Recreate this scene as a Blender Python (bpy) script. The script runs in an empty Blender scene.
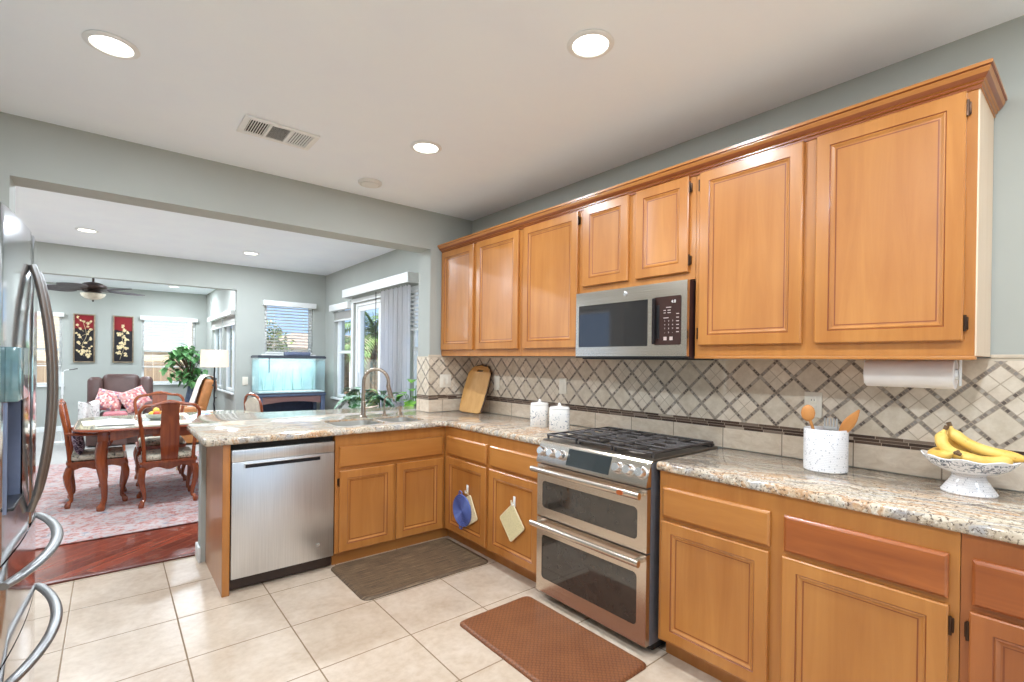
import bpy, bmesh, math, random
from mathutils import Vector, Matrix
from mathutils.geometry import tessellate_polygon
PI = math.pi; R = math.radians
sc = bpy.context.scene; C = sc.collection

# ------------------------------------------------------------------ camera
H = 1.3728; F = 489.15; YAW = .6874; PITCH = -.0036; ROLL = -.0122; CY = 362.77
_r = Vector((math.cos(YAW), -math.sin(YAW), 0)); _d = Vector((math.sin(YAW), math.cos(YAW), 0)); _z = Vector((0, 0, 1))
_f = _d*math.cos(PITCH)+_z*math.sin(PITCH); _u = -_d*math.sin(PITCH)+_z*math.cos(PITCH)
_R = _r*math.cos(ROLL)-_u*math.sin(ROLL); _U = _r*math.sin(ROLL)+_u*math.cos(ROLL)
cd = bpy.data.cameras.new('camera'); cam = bpy.data.objects.new('camera', cd); C.objects.link(cam)
M = Matrix.Identity(4)
for i in range(3):
    M[i][0] = _R[i]; M[i][1] = _U[i]; M[i][2] = -_f[i]
M[2][3] = H
cam.matrix_world = M
cd.sensor_width = 36; cd.lens = F*36/1024; cd.shift_y = (CY-341)/1024; cd.clip_start = .05; cd.clip_end = 300
sc.camera = cam

# ------------------------------------------------------------------ world, sun, exposure
sc.view_settings.view_transform = 'Standard'; sc.view_settings.look = 'None'
sc.view_settings.gamma = 1; sc.view_settings.use_curve_mapping = False
sc.view_settings.exposure = 0.08
w = bpy.data.worlds.new('sky'); sc.world = w; w.use_nodes = True
nt = w.node_tree; bg = nt.nodes['Background']
tc = nt.nodes.new('ShaderNodeTexCoord'); sp = nt.nodes.new('ShaderNodeSeparateXYZ')
nt.links.new(tc.outputs['Generated'], sp.inputs[0])
rp = nt.nodes.new('ShaderNodeValToRGB'); nt.links.new(sp.outputs[2], rp.inputs[0])
rp.color_ramp.elements[0].position = .0; rp.color_ramp.elements[0].color = (.42, .57, .82, 1)
rp.color_ramp.elements[1].position = .55; rp.color_ramp.elements[1].color = (.25, .45, .85, 1)
nt.links.new(rp.outputs[0], bg.inputs[0]); bg.inputs[1].default_value = 1.6
sd = bpy.data.lights.new('sun', 'SUN'); sun = bpy.data.objects.new('sun', sd); C.objects.link(sun)
sd.energy = 9.0; sd.angle = R(1); sd.color = (1, .95, .86)
sun.rotation_euler = Vector((.35, .85, -1.0)).to_track_quat('-Z', 'Y').to_euler()
CAN_W = 15.0          # watts of each recessed LED downlight

# ------------------------------------------------------------------ node helpers
MATS = {}
def lin(c):
    return tuple(((v/255)/12.92 if v/255 <= .04045 else ((v/255+.055)/1.055)**2.4) for v in c)
class N:
    def __init__(s, name):
        s.m = bpy.data.materials.new(name); s.m.use_nodes = True; s.t = s.m.node_tree
        s.b = s.t.nodes['Principled BSDF']; s._c = None
    def n(s, typ, **k):
        x = s.t.nodes.new(typ)
        for a, b in k.items(): setattr(x, a, b)
        return x
    def l(s, a, b): s.t.links.new(a, b)
    def co(s):
        if not s._c: s._c = s.n('ShaderNodeTexCoord').outputs['Object']
        return s._c
    def geo(s): return s.n('ShaderNodeNewGeometry').outputs['Position']
    def map(s, scale=(1, 1, 1), rot=(0, 0, 0), loc=(0, 0, 0), src=None):
        x = s.n('ShaderNodeMapping'); s.l(src or s.co(), x.inputs[0])
        x.inputs['Scale'].default_value = scale; x.inputs['Rotation'].default_value = rot; x.inputs['Location'].default_value = loc
        return x.outputs[0]
    def noise(s, v, scale=5, detail=3, rough=.5, dist=0):
        x = s.n('ShaderNodeTexNoise'); s.l(v, x.inputs['Vector'])
        x.inputs['Scale'].default_value = scale; x.inputs['Detail'].default_value = detail
        x.inputs['Roughness'].default_value = rough; x.inputs['Distortion'].default_value = dist
        return x.outputs[0]
    def voro(s, v, scale=5, feature='F1', out='Distance'):
        x = s.n('ShaderNodeTexVoronoi', feature=feature); s.l(v, x.inputs['Vector']); x.inputs['Scale'].default_value = scale
        return x.outputs[out]
    def ramp(s, f, stops, interp='LINEAR'):
        x = s.n('ShaderNodeValToRGB'); s.l(f, x.inputs[0]); e = x.color_ramp; e.interpolation = interp
        while len(e.elements) < len(stops): e.elements.new(.5)
        for el, (p, c) in zip(e.elements, stops):
            el.position = p; el.color = (c, c, c, 1) if isinstance(c, (int, float)) else (*lin(c), 1)
        return x.outputs[0]
    def ma(s, op, a, b=0, c=None):
        x = s.n('ShaderNodeMath', operation=op)
        for i, v in enumerate((a, b, c)):
            if v is None: continue
            if isinstance(v, (int, float)): x.inputs[i].default_value = v
            else: s.l(v, x.inputs[i])
        return x.outputs[0]
    def sep(s, v):
        x = s.n('ShaderNodeSeparateXYZ'); s.l(v, x.inputs[0]); return x.outputs
    def comb(s, a, b, c=0):
        x = s.n('ShaderNodeCombineXYZ')
        for i, v in enumerate((a, b, c)):
            if isinstance(v, (int, float)): x.inputs[i].default_value = v
            else: s.l(v, x.inputs[i])
        return x.outputs[0]
    def white(s, v):
        x = s.n('ShaderNodeTexWhiteNoise', noise_dimensions='3D'); s.l(v, x.inputs['Vector']); return x.outputs['Value']
    def mix(s, f, a, b, mode='MIX'):
        x = s.n('ShaderNodeMix', data_type='RGBA', blend_type=mode)
        for i, v in ((0, f), (6, a), (7, b)):
            if isinstance(v, (int, float)): x.inputs[i].default_value = v if i == 0 else (v, v, v, 1)
            elif isinstance(v, tuple): x.inputs[i].default_value = (*lin(v), 1)
            else: s.l(v, x.inputs[i])
        return x.outputs[2]
    def set(s, **k):
        for a, v in k.items():
            i = s.b.inputs[a.replace('_', ' ')]
            if isinstance(v, tuple) and len(v) == 3: v = (*lin(v), 1)
            if isinstance(v, (int, float, tuple)): i.default_value = v
            else: s.l(v, i)
        return s
    def bump(s, h, dist=.001, strength=.5):
        x = s.n('ShaderNodeBump'); s.l(h, x.inputs['Height']); x.inputs['Distance'].default_value = dist
        x.inputs['Strength'].default_value = strength; s.l(x.outputs[0], s.b.inputs['Normal']); return s
def mt(name, col, rough=.5, metal=0., var=.0, scale=20, bump=0, coat=0, **k):
    """plain procedural material: colour with a little noise variation"""
    if name in MATS: return MATS[name]
    s = N(name); s.set(Roughness=rough, Metallic=metal)
    if var:
        f = s.noise(s.co(), scale, 3)
        a = tuple(min(255, c*(1+var)) for c in col); b = tuple(c*(1-var) for c in col)
        s.set(Base_Color=s.ramp(f, [(.3, b), (.7, a)]))
    else: s.set(Base_Color=col)
    if bump: s.bump(s.noise(s.co(), scale*4, 3), bump, .6)
    if coat: s.set(Coat_Weight=coat, Coat_Roughness=.1)
    for a, v in k.items(): s.set(**{a: v})
    MATS[name] = s.m; return s.m

# ------------------------------------------------------------------ materials
m_wall = mt('wall_paint', (176, 178, 171), .85, var=.012, scale=3, bump=.0004)
m_ceil = mt('ceiling_paint', (246, 250, 255), .9, var=.01, scale=3, bump=.0004)
m_white = mt('white_trim', (238, 238, 235), .45, var=.01)
m_plate = mt('plate_plastic', (236, 228, 212), .4, var=.01)
m_black = mt('black_plastic', (22, 22, 24), .35, var=.1)
m_glossblack = mt('black_glass', (16, 16, 18), .04, var=.05)
m_dark = mt('dark_gap', (30, 24, 20), .7, var=.1)
m_chrome = mt('chrome', (232, 230, 228), .25, 1, var=.01)
m_bronze = mt('hinge_bronze', (70, 50, 38), .35, .8, var=.1)
m_iron = mt('cast_iron', (78, 72, 70), .36, .5, var=.15, bump=.0003)
m_copper = mt('copper_badge', (215, 120, 70), .3, .8, var=.05)
def steel(name, col, rough, axis):
    s = N(name); sc_ = {'X': (3, 300, 300), 'Y': (300, 3, 300), 'Z': (300, 300, 3)}[axis]
    f = s.noise(s.map(sc_), 1, 3)
    s.set(Base_Color=s.ramp(f, [(.3, tuple(c*.96 for c in col)), (.7, tuple(min(255, c*1.03) for c in col))]), Metallic=1.0,
          Roughness=s.ramp(f, [(.2, rough*.85), (.8, rough*1.15)]))
    return s.m
m_steelY = steel('brushed_steel_range', (222, 209, 194), .24, 'Y')
m_steelX = steel('brushed_steel_dishwasher', (216, 216, 216), .34, 'Z')
m_steelF = steel('fridge_steel', (222, 222, 224), .10, 'Z')
m_steelH = steel('handle_steel', (150, 149, 148), .36, 'Z')
m_nickel = steel('brushed_nickel', (180, 165, 150), .28, 'Z')
m_sink = steel('sink_steel', (214, 212, 206), .42, 'X')
def wood(name, axis, light=(199, 135, 68), dark=(165, 100, 42), rough=.33, sc_=1.0, coat=.25):
    s = N(name); k = {'X': (1.2, 14, 14), 'Y': (14, 1.2, 14), 'Z': (14, 14, 1.2)}[axis]
    k = tuple(v*sc_ for v in k)
    f = s.noise(s.map(k), 1.0, 5, .6, .6); g = s.noise(s.map((2.2, 2.2, 2.2)), 1, 2)
    c = s.ramp(f, [(.25, dark), (.5, tuple((a+b)/2 for a, b in zip(light, dark))), (.75, light)])
    c = s.mix(.35, c, s.ramp(g, [(.3, dark), (.7, light)]))
    s.set(Base_Color=c, Roughness=rough, Coat_Weight=coat, Coat_Roughness=.18); s.bump(f, .0003, .3)
    return s.m
m_woodV = wood('maple_vertical', 'Z'); m_woodY = wood('maple_along_wall', 'Y'); m_woodX = wood('maple_along_peninsula', 'X')
m_woodR = wood('maple_reddish_drawer', 'Y', (184, 104, 48), (122, 58, 24), .33, 1.3); m_woodRV = wood('maple_reddish_body', 'Z', (178, 106, 54), (146, 80, 38))
m_glaze = wood('maple_glaze_line', 'Z', (150, 78, 32), (120, 58, 22))
m_birch = wood('birch_end_panel', 'Z', (238, 212, 184), (226, 196, 166), .5)
m_cherry = wood('rosewood', 'Z', (172, 88, 44), (104, 42, 20), .22, 1.4, .5)
m_board = wood('cutting_board_wood', 'Z', (222, 172, 104), (196, 142, 76), .5, 1.5, 0)
m_spoon = wood('spoon_wood', 'Z', (214, 150, 84), (186, 118, 58), .5, 2, 0)

def tile_floor():
    s = N('kitchen_floor_tile'); p = s.sep(s.geo()); S = .4437
    def edge(o, org):
        a = s.ma('DIVIDE', s.ma('SUBTRACT', o, org), S); fr = s.ma('FRACT', s.ma('ADD', a, 100)); fl = s.ma('FLOOR', a)
        return s.ma('MULTIPLY', s.ma('MINIMUM', fr, s.ma('SUBTRACT', 1, fr)), S), fl
    ex, ix = edge(p[0], .7252); ey, iy = edge(p[1], 2.6382)
    d = s.ma('MINIMUM', ex, ey); grout = s.ma('LESS_THAN', d, .0032)
    r = s.white(s.comb(ix, iy, 3))
    f = s.noise(s.map((1, 1, 1), src=s.geo()), 5, 6, .65, .5); f2 = s.noise(s.geo(), 28, 4, .6)
    c = s.ramp(f, [(.3, (182, 158, 136)), (.5, (200, 179, 158)), (.7, (214, 196, 178))])
    c = s.mix(.25, c, s.ramp(f2, [(.35, (174, 150, 122)), (.6, (212, 197, 177))]))
    c = s.mix(s.ma('MULTIPLY', r, .18), c, (200, 178, 150))
    c = s.mix(grout, c, (140, 116, 90))
    s.set(Base_Color=c, Roughness=s.ma('ADD', .28, s.ma('MULTIPLY', grout, .5)), Specular_IOR_Level=.45)
    s.bump(s.ma('MINIMUM', s.ma('MULTIPLY', d, 200), 1), .0015, .6)
    return s.m
m_floor = tile_floor()
def plank_floor():
    s = N('mahogany_planks'); v = s.map((1, 1, 1), (0, 0, R(-38)), src=s.geo()); p = s.sep(v); W = .085
    a = s.ma('DIVIDE', p[1], W); fr = s.ma('FRACT', s.ma('ADD', a, 200)); row = s.ma('FLOOR', a)
    off = s.ma('MULTIPLY', s.white(s.comb(row, 1, 1)), 3); b = s.ma('ADD', s.ma('DIVIDE', p[0], .7), off)
    fb = s.ma('FRACT', s.ma('ADD', b, 100)); r = s.white(s.comb(row, s.ma('FLOOR', b), 2))
    g = s.ma('MAXIMUM', s.ma('LESS_THAN', fr, .03), s.ma('LESS_THAN', fb, .005))
    f = s.noise(s.map((3, 40, 1), src=v), 1, 4)
    c = s.ramp(r, [(0, (92, 34, 24)), (.5, (124, 50, 34)), (1, (150, 66, 44))])
    c = s.mix(.35, c, s.ramp(f, [(.3, (70, 24, 18)), (.7, (158, 76, 50))]))
    c = s.mix(g, c, (170, 110, 80))
    s.set(Base_Color=c, Roughness=.25, Coat_Weight=.3); return s.m
m_plank = plank_floor()
m_carpet = mt('beige_carpet', (180, 176, 170), .95, var=.06, scale=120, bump=.003)
def rug_mat():
    s = N('faded_rug'); v = s.geo()
    a = s.noise(v, 11, 6, .68, 1.5); b = s.noise(s.map((1, 1, 1), loc=(7, 3, 0), src=v), 14, 5, .6, 1)
    vo = s.voro(v, 7)
    c = s.ramp(a, [(.32, (96, 106, 122)), (.43, (180, 168, 164)), (.52, (188, 142, 134)), (.60, (158, 92, 84)), (.7, (196, 186, 180))])
    c = s.mix(s.ramp(b, [(.45, 0.), (.6, .7)]), c, (190, 182, 180))
    c = s.mix(s.ramp(vo, [(.1, .5), (.22, 0.)]), c, (96, 110, 130))
    s.set(Base_Color=c, Roughness=.95); s.bump(s.noise(v, 300, 2), .003, .5); return s.m
m_rug = rug_mat()
def granite(name, ang, str_=7.0):
    s = N(name); g = s.geo()
    v = s.map((1, 1, 1), (0, 0, R(ang)), src=g); v2 = s.map((1.0, str_, 1.0), src=v)
    wob = s.noise(v, 2.2, 4, .55, 1.2)
    wob2 = s.comb(s.ma('MULTIPLY', wob, .9), s.ma('MULTIPLY', wob, 3.0), 0)
    vv = s.n('ShaderNodeVectorMath', operation='ADD'); s.l(v2, vv.inputs[0]); s.l(wob2, vv.inputs[1])
    f = s.noise(vv.outputs[0], 2.2, 7, .62, .3)
    f2 = s.noise(s.map((2, str_*2.2, 1), loc=(3, 5, 1), src=v), 3.2, 6, .65, .8)
    c = s.ramp(f, [(.26, (84, 70, 62)), (.36, (148, 128, 110)), (.44, (192, 174, 150)), (.52, (222, 208, 186)), (.58, (192, 148, 106)), (.64, (214, 192, 164)), (.74, (136, 134, 136))])
    c = s.mix(s.ramp(f2, [(.5, 0.), (.62, .65)]), c, (164, 164, 166))
    c = s.mix(s.ramp(f2, [(.30, .75), (.40, 0.)]), c, (204, 150, 104))
    sp_ = s.noise(g, 95, 3, .7); sp2 = s.noise(s.map((1, 1, 1), loc=(9, 1, 4), src=g), 55, 4, .75)
    c = s.mix(s.ramp(sp_, [(.54, 0.), (.62, .85)]), c, (78, 60, 50))
    c = s.mix(s.ramp(sp2, [(.58, 0.), (.66, .8)]), c, (244, 236, 222))
    s.set(Base_Color=c, Roughness=.09, Specular_IOR_Level=.55); return s.m
m_granR = granite('granite_right', 84); m_granL = granite('granite_left', 12)
def backsplash():
    """45 degree lattice of small mosaics around cream stone diamonds, mosaic band, stone border course"""
    s = N('stone_backsplash'); g = s.sep(s.geo())
    # along = Y on the range wall; on the short return walls X is folded in so the lattice continues
    t = s.ma('SUBTRACT', g[1], s.ma('MULTIPLY', s.ma('SUBTRACT', g[0], 2.6), 1)); z = g[2]
    P = .1138; K = .70711
    y0 = s.ma('SUBTRACT', t, .979-.0); z0 = s.ma('SUBTRACT', z, 1.308)
    a = s.ma('DIVIDE', s.ma('MULTIPLY', s.ma('ADD', y0, z0), K), P); b = s.ma('DIVIDE', s.ma('MULTIPLY', s.ma('SUBTRACT', y0, z0), K), P)
    def tri(x):
        fr = s.ma('FRACT', s.ma('ADD', s.ma('ADD', x, 100), .5)); return s.ma('ABSOLUTE', s.ma('SUBTRACT', fr, .5)), s.ma('FLOOR', s.ma('ADD', x, 100))
    da, ia = tri(a); db, ib = tri(b)         # distance to the lattice line in periods
    hw = .068                                # half strip width / period
    strip = s.ma('MAXIMUM', s.ma('LESS_THAN', da, hw), s.ma('LESS_THAN', db, hw))
    Q = 8.0
    qa = s.ma('ADD', s.ma('MULTIPLY', a, Q), .5); qb = s.ma('ADD', s.ma('MULTIPLY', b, Q), .5)
    r = s.white(s.comb(s.ma('FLOOR', qa), s.ma('FLOOR', qb), 1))
    def g_(x):
        fr = s.ma('FRACT', s.ma('ADD', x, 1000)); return s.ma('MINIMUM', fr, s.ma('SUBTRACT', 1, fr))
    mg = s.ma('LESS_THAN', s.ma('MINIMUM', g_(qa), g_(qb)), .09)
    mos = s.ramp(r, [(0, (104, 92, 84)), (.2, (136, 124, 112)), (.5, (156, 144, 130)), (.7, (180, 168, 154)), (.88, (148, 138, 130))], 'CONSTANT')
    mos = s.mix(mg, mos, (176, 160, 142))
    cell = s.comb(ia, ib, 0); rc = s.white(cell)
    split = s.ma('GREATER_THAN', rc, .42)
    def half(x):
        fr = s.ma('FRACT', s.ma('ADD', x, 100)); return s.ma('ABSOLUTE', s.ma('SUBTRACT', fr, .5))
    cross = s.ma('MULTIPLY', s.ma('LESS_THAN', s.ma('MINIMUM', half(a), half(b)), .017), split)
    edge = s.ma('LESS_THAN', s.ma('MINIMUM', s.ma('ABSOLUTE', s.ma('SUBTRACT', da, hw)), s.ma('ABSOLUTE', s.ma('SUBTRACT', db, hw))), .010)
    sub = s.white(s.comb(s.ma('FLOOR', s.ma('MULTIPLY', s.ma('ADD', a, 100), 2)), s.ma('FLOOR', s.ma('MULTIPLY', s.ma('ADD', b, 100), 2)), 5))
    v = s.ma('ADD', s.ma('MULTIPLY', s.ma('MULTIPLY', sub, split), .5), s.ma('MULTIPLY', rc, .5))
    n1 = s.noise(s.geo(), 22, 5, .65)
    stone = s.mix(.5, s.ramp(v, [(0, (196, 180, 156)), (.5, (220, 206, 186)), (1, (238, 220, 200))]), s.ramp(n1, [(.3, (198, 180, 156)), (.7, (240, 228, 210))]))
    fld = s.mix(s.ma('MAXIMUM', cross, edge), stone, (192, 174, 151)); fld = s.mix(strip, fld, mos)
    # band of long thin dark mosaics z 1.02 - 1.062
    bz = s.ma('DIVIDE', s.ma('SUBTRACT', z, 1.021), .0137); row = s.ma('FLOOR', bz)
    by = s.ma('ADD', s.ma('DIVIDE', t, .10), s.ma('MULTIPLY', s.white(s.comb(row, 7, 7)), 1)); rb = s.white(s.comb(row, s.ma('FLOOR', by), 9))
    bg_ = s.ma('MAXIMUM', s.ma('LESS_THAN', g_(bz), .07), s.ma('LESS_THAN', g_(by), .014))
    band = s.ramp(rb, [(0, (66, 48, 38)), (.35, (96, 76, 62)), (.6, (130, 112, 98)), (.75, (78, 58, 46)), (.92, (176, 160, 142))], 'CONSTANT')
    band = s.mix(bg_, band, (170, 152, 134))
    # lower course
    ly = s.ma('DIVIDE', s.ma('SUBTRACT', t, .42), .305)
    low = s.mix(.55, s.ramp(s.white(s.comb(s.ma('FLOOR', ly), 1, 2)), [(0, (214, 196, 172)), (1, (230, 214, 194))]), s.ramp(s.noise(s.map((1, 1, 2), src=s.geo()), 14, 6, .7, .6), [(.3, (192, 168, 140)), (.7, (238, 224, 204))]))
    low = s.mix(s.ma('LESS_THAN', g_(ly), .008), low, (150, 132, 112))
    c = s.mix(s.ma('GREATER_THAN', z, 1.021), low, band); inf = s.ma('GREATER_THAN', z, 1.062); c = s.mix(inf, c, fld)
    c = s.mix(s.ma('GREATER_THAN', z, 1.396), c, (206, 192, 172))
    ug = s.ma('MULTIPLY', inf, s.ma('MAXIMUM', cross, s.ma('MAXIMUM', edge, s.ma('MULTIPLY', strip, mg))))
    s.set(Base_Color=c, Roughness=.38, Specular_IOR_Level=.4); s.bump(s.ma('SUBTRACT', 1, ug), .0012, .6)
    return s.m
m_splash = backsplash()
def glass(name, tint=(235, 245, 245), refl=.07):
    s = N(name); t = s.t; t.nodes.remove(s.b); out = t.nodes['Material Output']
    tr = s.n('ShaderNodeBsdfTransparent'); tr.inputs[0].default_value = (*lin(tint), 1)
    gl = s.n('ShaderNodeBsdfGlossy'); gl.inputs['Roughness'].default_value = .02
    fr = s.n('ShaderNodeLayerWeight'); fv = s.ma('MULTIPLY_ADD', s.ma('POWER', fr.outputs['Facing'], 4.5), .55, .03)
    mx = s.n('ShaderNodeMixShader'); s.l(fv, mx.inputs[0]); s.l(tr.outputs[0], mx.inputs[1]); s.l(gl.outputs[0], mx.inputs[2]); s.l(mx.outputs[0], out.inputs[0])
    return s.m
m_glass = glass('window_glass', (250, 253, 253))
def emit(name, col, st):
    s = N(name); s.set(Base_Color=col, Emission_Color=col, Emission_Strength=st); return s.m
m_led = emit('led_lens', (255, 250, 240), 6)

def cloth(name, col, t_=.4):
    s = N(name); s.t.nodes.remove(s.b); out = s.t.nodes['Material Output']
    d = s.n('ShaderNodeBsdfDiffuse'); d.inputs[0].default_value = (*lin(col), 1); tr = s.n('ShaderNodeBsdfTranslucent'); tr.inputs[0].default_value = (*lin(col), 1)
    f = s.noise(s.co(), 30, 2); mx = s.n('ShaderNodeMixShader'); s.l(s.ma('MULTIPLY_ADD', f, .05, t_-.02), mx.inputs[0]); s.l(d.outputs[0], mx.inputs[1]); s.l(tr.outputs[0], mx.inputs[2]); s.l(mx.outputs[0], out.inputs[0]); return s.m

# ------------------------------------------------------------------ geometry helpers
WORLD = {}
def prop(o, label=None, cat=None, group=None, kind=None):
    if label: o['label'] = label
    if cat: o['category'] = cat
    if group: o['group'] = group
    if kind: o['kind'] = kind
    return o
def thing(name, label, cat, loc=(0, 0, 0), rz=0, group=None, kind=None):
    o = bpy.data.objects.new(name, None); C.objects.link(o); o.empty_display_size = .05
    o.location = loc; o.rotation_euler = (0, 0, rz); WORLD[o.name] = Vector(loc)
    return prop(o, label, cat, group, kind)
class G:
    def __init__(s): s.bm = bmesh.new(); s.sm = False
    def _f(s, vs, mi=0):
        try: f = s.bm.faces.new(vs)
        except ValueError: return None
        f.material_index = mi; return f
    def box(s, x0, x1, y0, y1, z0, z1, mi=0, bev=0, M=None):
        c = [(x0, y0, z0), (x1, y0, z0), (x1, y1, z0), (x0, y1, z0), (x0, y0, z1), (x1, y0, z1), (x1, y1, z1), (x0, y1, z1)]
        v = [s.bm.verts.new(M @ Vector(p) if M else p) for p in c]
        fs = [s._f([v[i] for i in q], mi) for q in ((0, 3, 2, 1), (4, 5, 6, 7), (0, 1, 5, 4), (1, 2, 6, 5), (2, 3, 7, 6), (3, 0, 4, 7))]
        if bev:
            es = list({e for f in fs for e in f.edges})
            bmesh.ops.bevel(s.bm, geom=es, offset=bev, segments=2, profile=.5, affect='EDGES')
        return s
    def tube(s, pts, r, seg=8, mi=0, cap=True, flat=None, closed=False, up=None):
        """tube along pts; r number or list; flat=(a,b) elliptical scaling of the section"""
        pts = [Vector(p) for p in pts]; n = len(pts); rr = r if isinstance(r, (list, tuple)) else [r]*n
        rings = []; prev = None
        for i, p in enumerate(pts):
            if closed: t = pts[(i+1) % n]-pts[i-1]
            else: t = (pts[min(i+1, n-1)]-pts[max(i-1, 0)])
            t.normalize()
            if prev is None:
                ref = Vector(up) if up else (Vector((0, 0, 1)) if abs(t.z) < .9 else Vector((1, 0, 0)))
                a = t.cross(ref).normalized()
            else:
                a = (prev-t*prev.dot(t)).normalized()
            prev = a; b = t.cross(a)
            fa, fb = flat or (1, 1)
            rings.append([s.bm.verts.new(p+(a*math.cos(k*2*PI/seg)*fa+b*math.sin(k*2*PI/seg)*fb)*rr[i]) for k in range(seg)])
        for i in range(n if closed else n-1):
            A, B = rings[i], rings[(i+1) % n]
            for k in range(seg): s._f([A[k], A[(k+1) % seg], B[(k+1) % seg], B[k]], mi)
        if cap and not closed:
            s._f(rings[0][::-1], mi); s._f(rings[-1], mi)
        return s
    def lathe(s, prof, c=(0, 0, 0), seg=24, mi=0, axis='Z', M=None, sx=1, sy=1, cap=True):
        """prof list of (r, h)"""
        rings = []
        for r_, h_ in prof:
            ring = []
            for k in range(seg):
                a = k*2*PI/seg; x, y, z = r_*math.cos(a)*sx, r_*math.sin(a)*sy, h_
                if axis == 'X': x, y, z = h_, x, y
                elif axis == 'Y': x, y, z = y, h_, x
                p = Vector((x, y, z)); p = M @ p if M else p
                ring.append(p+Vector(c))
            rings.append([s.bm.verts.new(p) for p in ring])
        for A, B in zip(rings, rings[1:]):
            for k in range(seg): s._f([A[k], A[(k+1) % seg], B[(k+1) % seg], B[k]], mi)
        if cap and prof[0][0] > 1e-6: s._f(rings[0][::-1], mi)
        if cap and prof[-1][0] > 1e-6: s._f(rings[-1], mi)
        return s
    def plate(s, polys, z0, z1, mi=0, M=None):
        """polys = [outer, hole...] lists of (x,y); extruded z0..z1"""
        flat = [p for q in polys for p in q]; tr = tessellate_polygon([[Vector((x, y, 0)) for x, y in q] for q in polys])
        T = lambda x, y, z: (M @ Vector((x, y, z))) if M else Vector((x, y, z))
        lo = [s.bm.verts.new(T(x, y, z0)) for x, y in flat]; hi = [s.bm.verts.new(T(x, y, z1)) for x, y in flat]
        for t in tr: s._f([hi[i] for i in t], mi); s._f([lo[i] for i in t][::-1], mi)
        k = 0
        for q in polys:
            n = len(q)
            for i in range(n): s._f([lo[k+i], lo[k+(i+1) % n], hi[k+(i+1) % n], hi[k+i]], mi)
            k += n
        return s
    def rings(s, w, h, prof, T, mis=None):
        """nested rectangles (inset, depth): a moulded panel. T(a,b,c)->world"""
        L = []
        for ins, d in prof:
            L.append([s.bm.verts.new(T(a, b, d)) for a, b in ((ins, ins), (w-ins, ins), (w-ins, h-ins), (ins, h-ins))])
        for i, (A, B) in enumerate(zip(L, L[1:])):
            for k in range(4): s._f([A[k], A[(k+1) % 4], B[(k+1) % 4], B[k]], mis[i] if mis else 0)
        s._f(L[-1], mis[-1] if mis else 0); s._f(L[0][::-1], 0)
        return s
    def blob(s, c, r, sub=2, amp=.0, seed=0, sx=(1, 1, 1), mi=0, M=None):
        rnd = random.Random(seed); ret = bmesh.ops.create_icosphere(s.bm, subdivisions=sub, radius=1)
        ph = [rnd.uniform(0, 6) for _ in range(6)]
        for v in ret['verts']:
            p = v.co; q = 1+amp*(math.sin(p.x*4+ph[0])+math.sin(p.y*4+ph[1])+math.sin(p.z*5+ph[2]))/2
            p = Vector((p.x*sx[0]*q*r, p.y*sx[1]*q*r, p.z*sx[2]*q*r)); v.co = (M @ p if M else p)+Vector(c)
        for f in {f for v in ret['verts'] for f in v.link_faces}: f.material_index = mi
        return s
    def grid(s, f, nu, nv, mi=0, closeu=False, thick=0):
        V = [[s.bm.verts.new(f(i/nu, j/nv)) for j in range(nv+1)] for i in range(nu if closeu else nu+1)]
        m = len(V)
        for i in range(nu):
            for j in range(nv): s._f([V[i][j], V[(i+1) % m][j], V[(i+1) % m][j+1], V[i][j+1]], mi)
        return s
    def done(s, name, mats, parent=None, local=False, sharp=40, **pr):
        bm = s.bm
        bmesh.ops.recalc_face_normals(bm, faces=bm.faces)
        if parent is not None:
            off = WORLD.get(parent.name, Vector()) if not local else Vector()
        else:
            if local: off = Vector()
            else:
                xs = [v.co.x for v in bm.verts]; ys = [v.co.y for v in bm.verts]; zs = [v.co.z for v in bm.verts]
                off = Vector(((min(xs)+max(xs))/2, (min(ys)+max(ys))/2, min(zs)))
        for v in bm.verts: v.co -= off
        for f in bm.faces: f.smooth = True
        for e in bm.edges:
            if len(e.link_faces) == 2 and e.calc_face_angle(0) > R(sharp): e.smooth = False
        me = bpy.data.meshes.new(name); bm.to_mesh(me); bm.free()
        for m in (mats if isinstance(mats, (list, tuple)) else [mats]): me.materials.append(m)
        o = bpy.data.objects.new(name, me); C.objects.link(o)
        if parent is not None:
            o.parent = parent; WORLD[o.name] = WORLD.get(parent.name, Vector()) if not local else Vector()
        else:
            o.location = off; WORLD[o.name] = off
        prop(o, **pr); return o
def part_mirror(o, **k): pass
def copy_tree(o, parent=None, loc=None, rz=None, label=None, scale=None):
    c = o.copy(); C.objects.link(c)
    if parent is not None: c.parent = parent
    if loc is not None: c.location = loc; WORLD[c.name] = Vector(loc)
    if rz is not None: c.rotation_euler = (0, 0, rz)
    if label: c['label'] = label
    for ch in list(o.children): copy_tree(ch, c)
    return c
def spline(pts, n=8):
    """Catmull-Rom through pts"""
    P = [Vector(p) for p in pts]; P = [P[0]*2-P[1]]+P+[P[-1]*2-P[-2]]; out = []
    for i in range(1, len(P)-2):
        a, b, c, d = P[i-1:i+3]
        for k in range(n):
            t = k/n; out.append(.5*((2*b)+(c-a)*t+(2*a-5*b+4*c-d)*t*t+(3*b-a-3*c+d)*t**3))
    out.append(P[-2]); return out
def rrect(x0, x1, y0, y1, r, n=5):
    out = []
    for cx, cy, a0 in ((x1-r, y1-r, 0), (x0+r, y1-r, 90), (x0+r, y0+r, 180), (x1-r, y0+r, 270)):
        for k in range(n+1):
            a = R(a0+90*k/n); out.append((cx+r*math.cos(a), cy+r*math.sin(a)))
    return out

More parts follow.
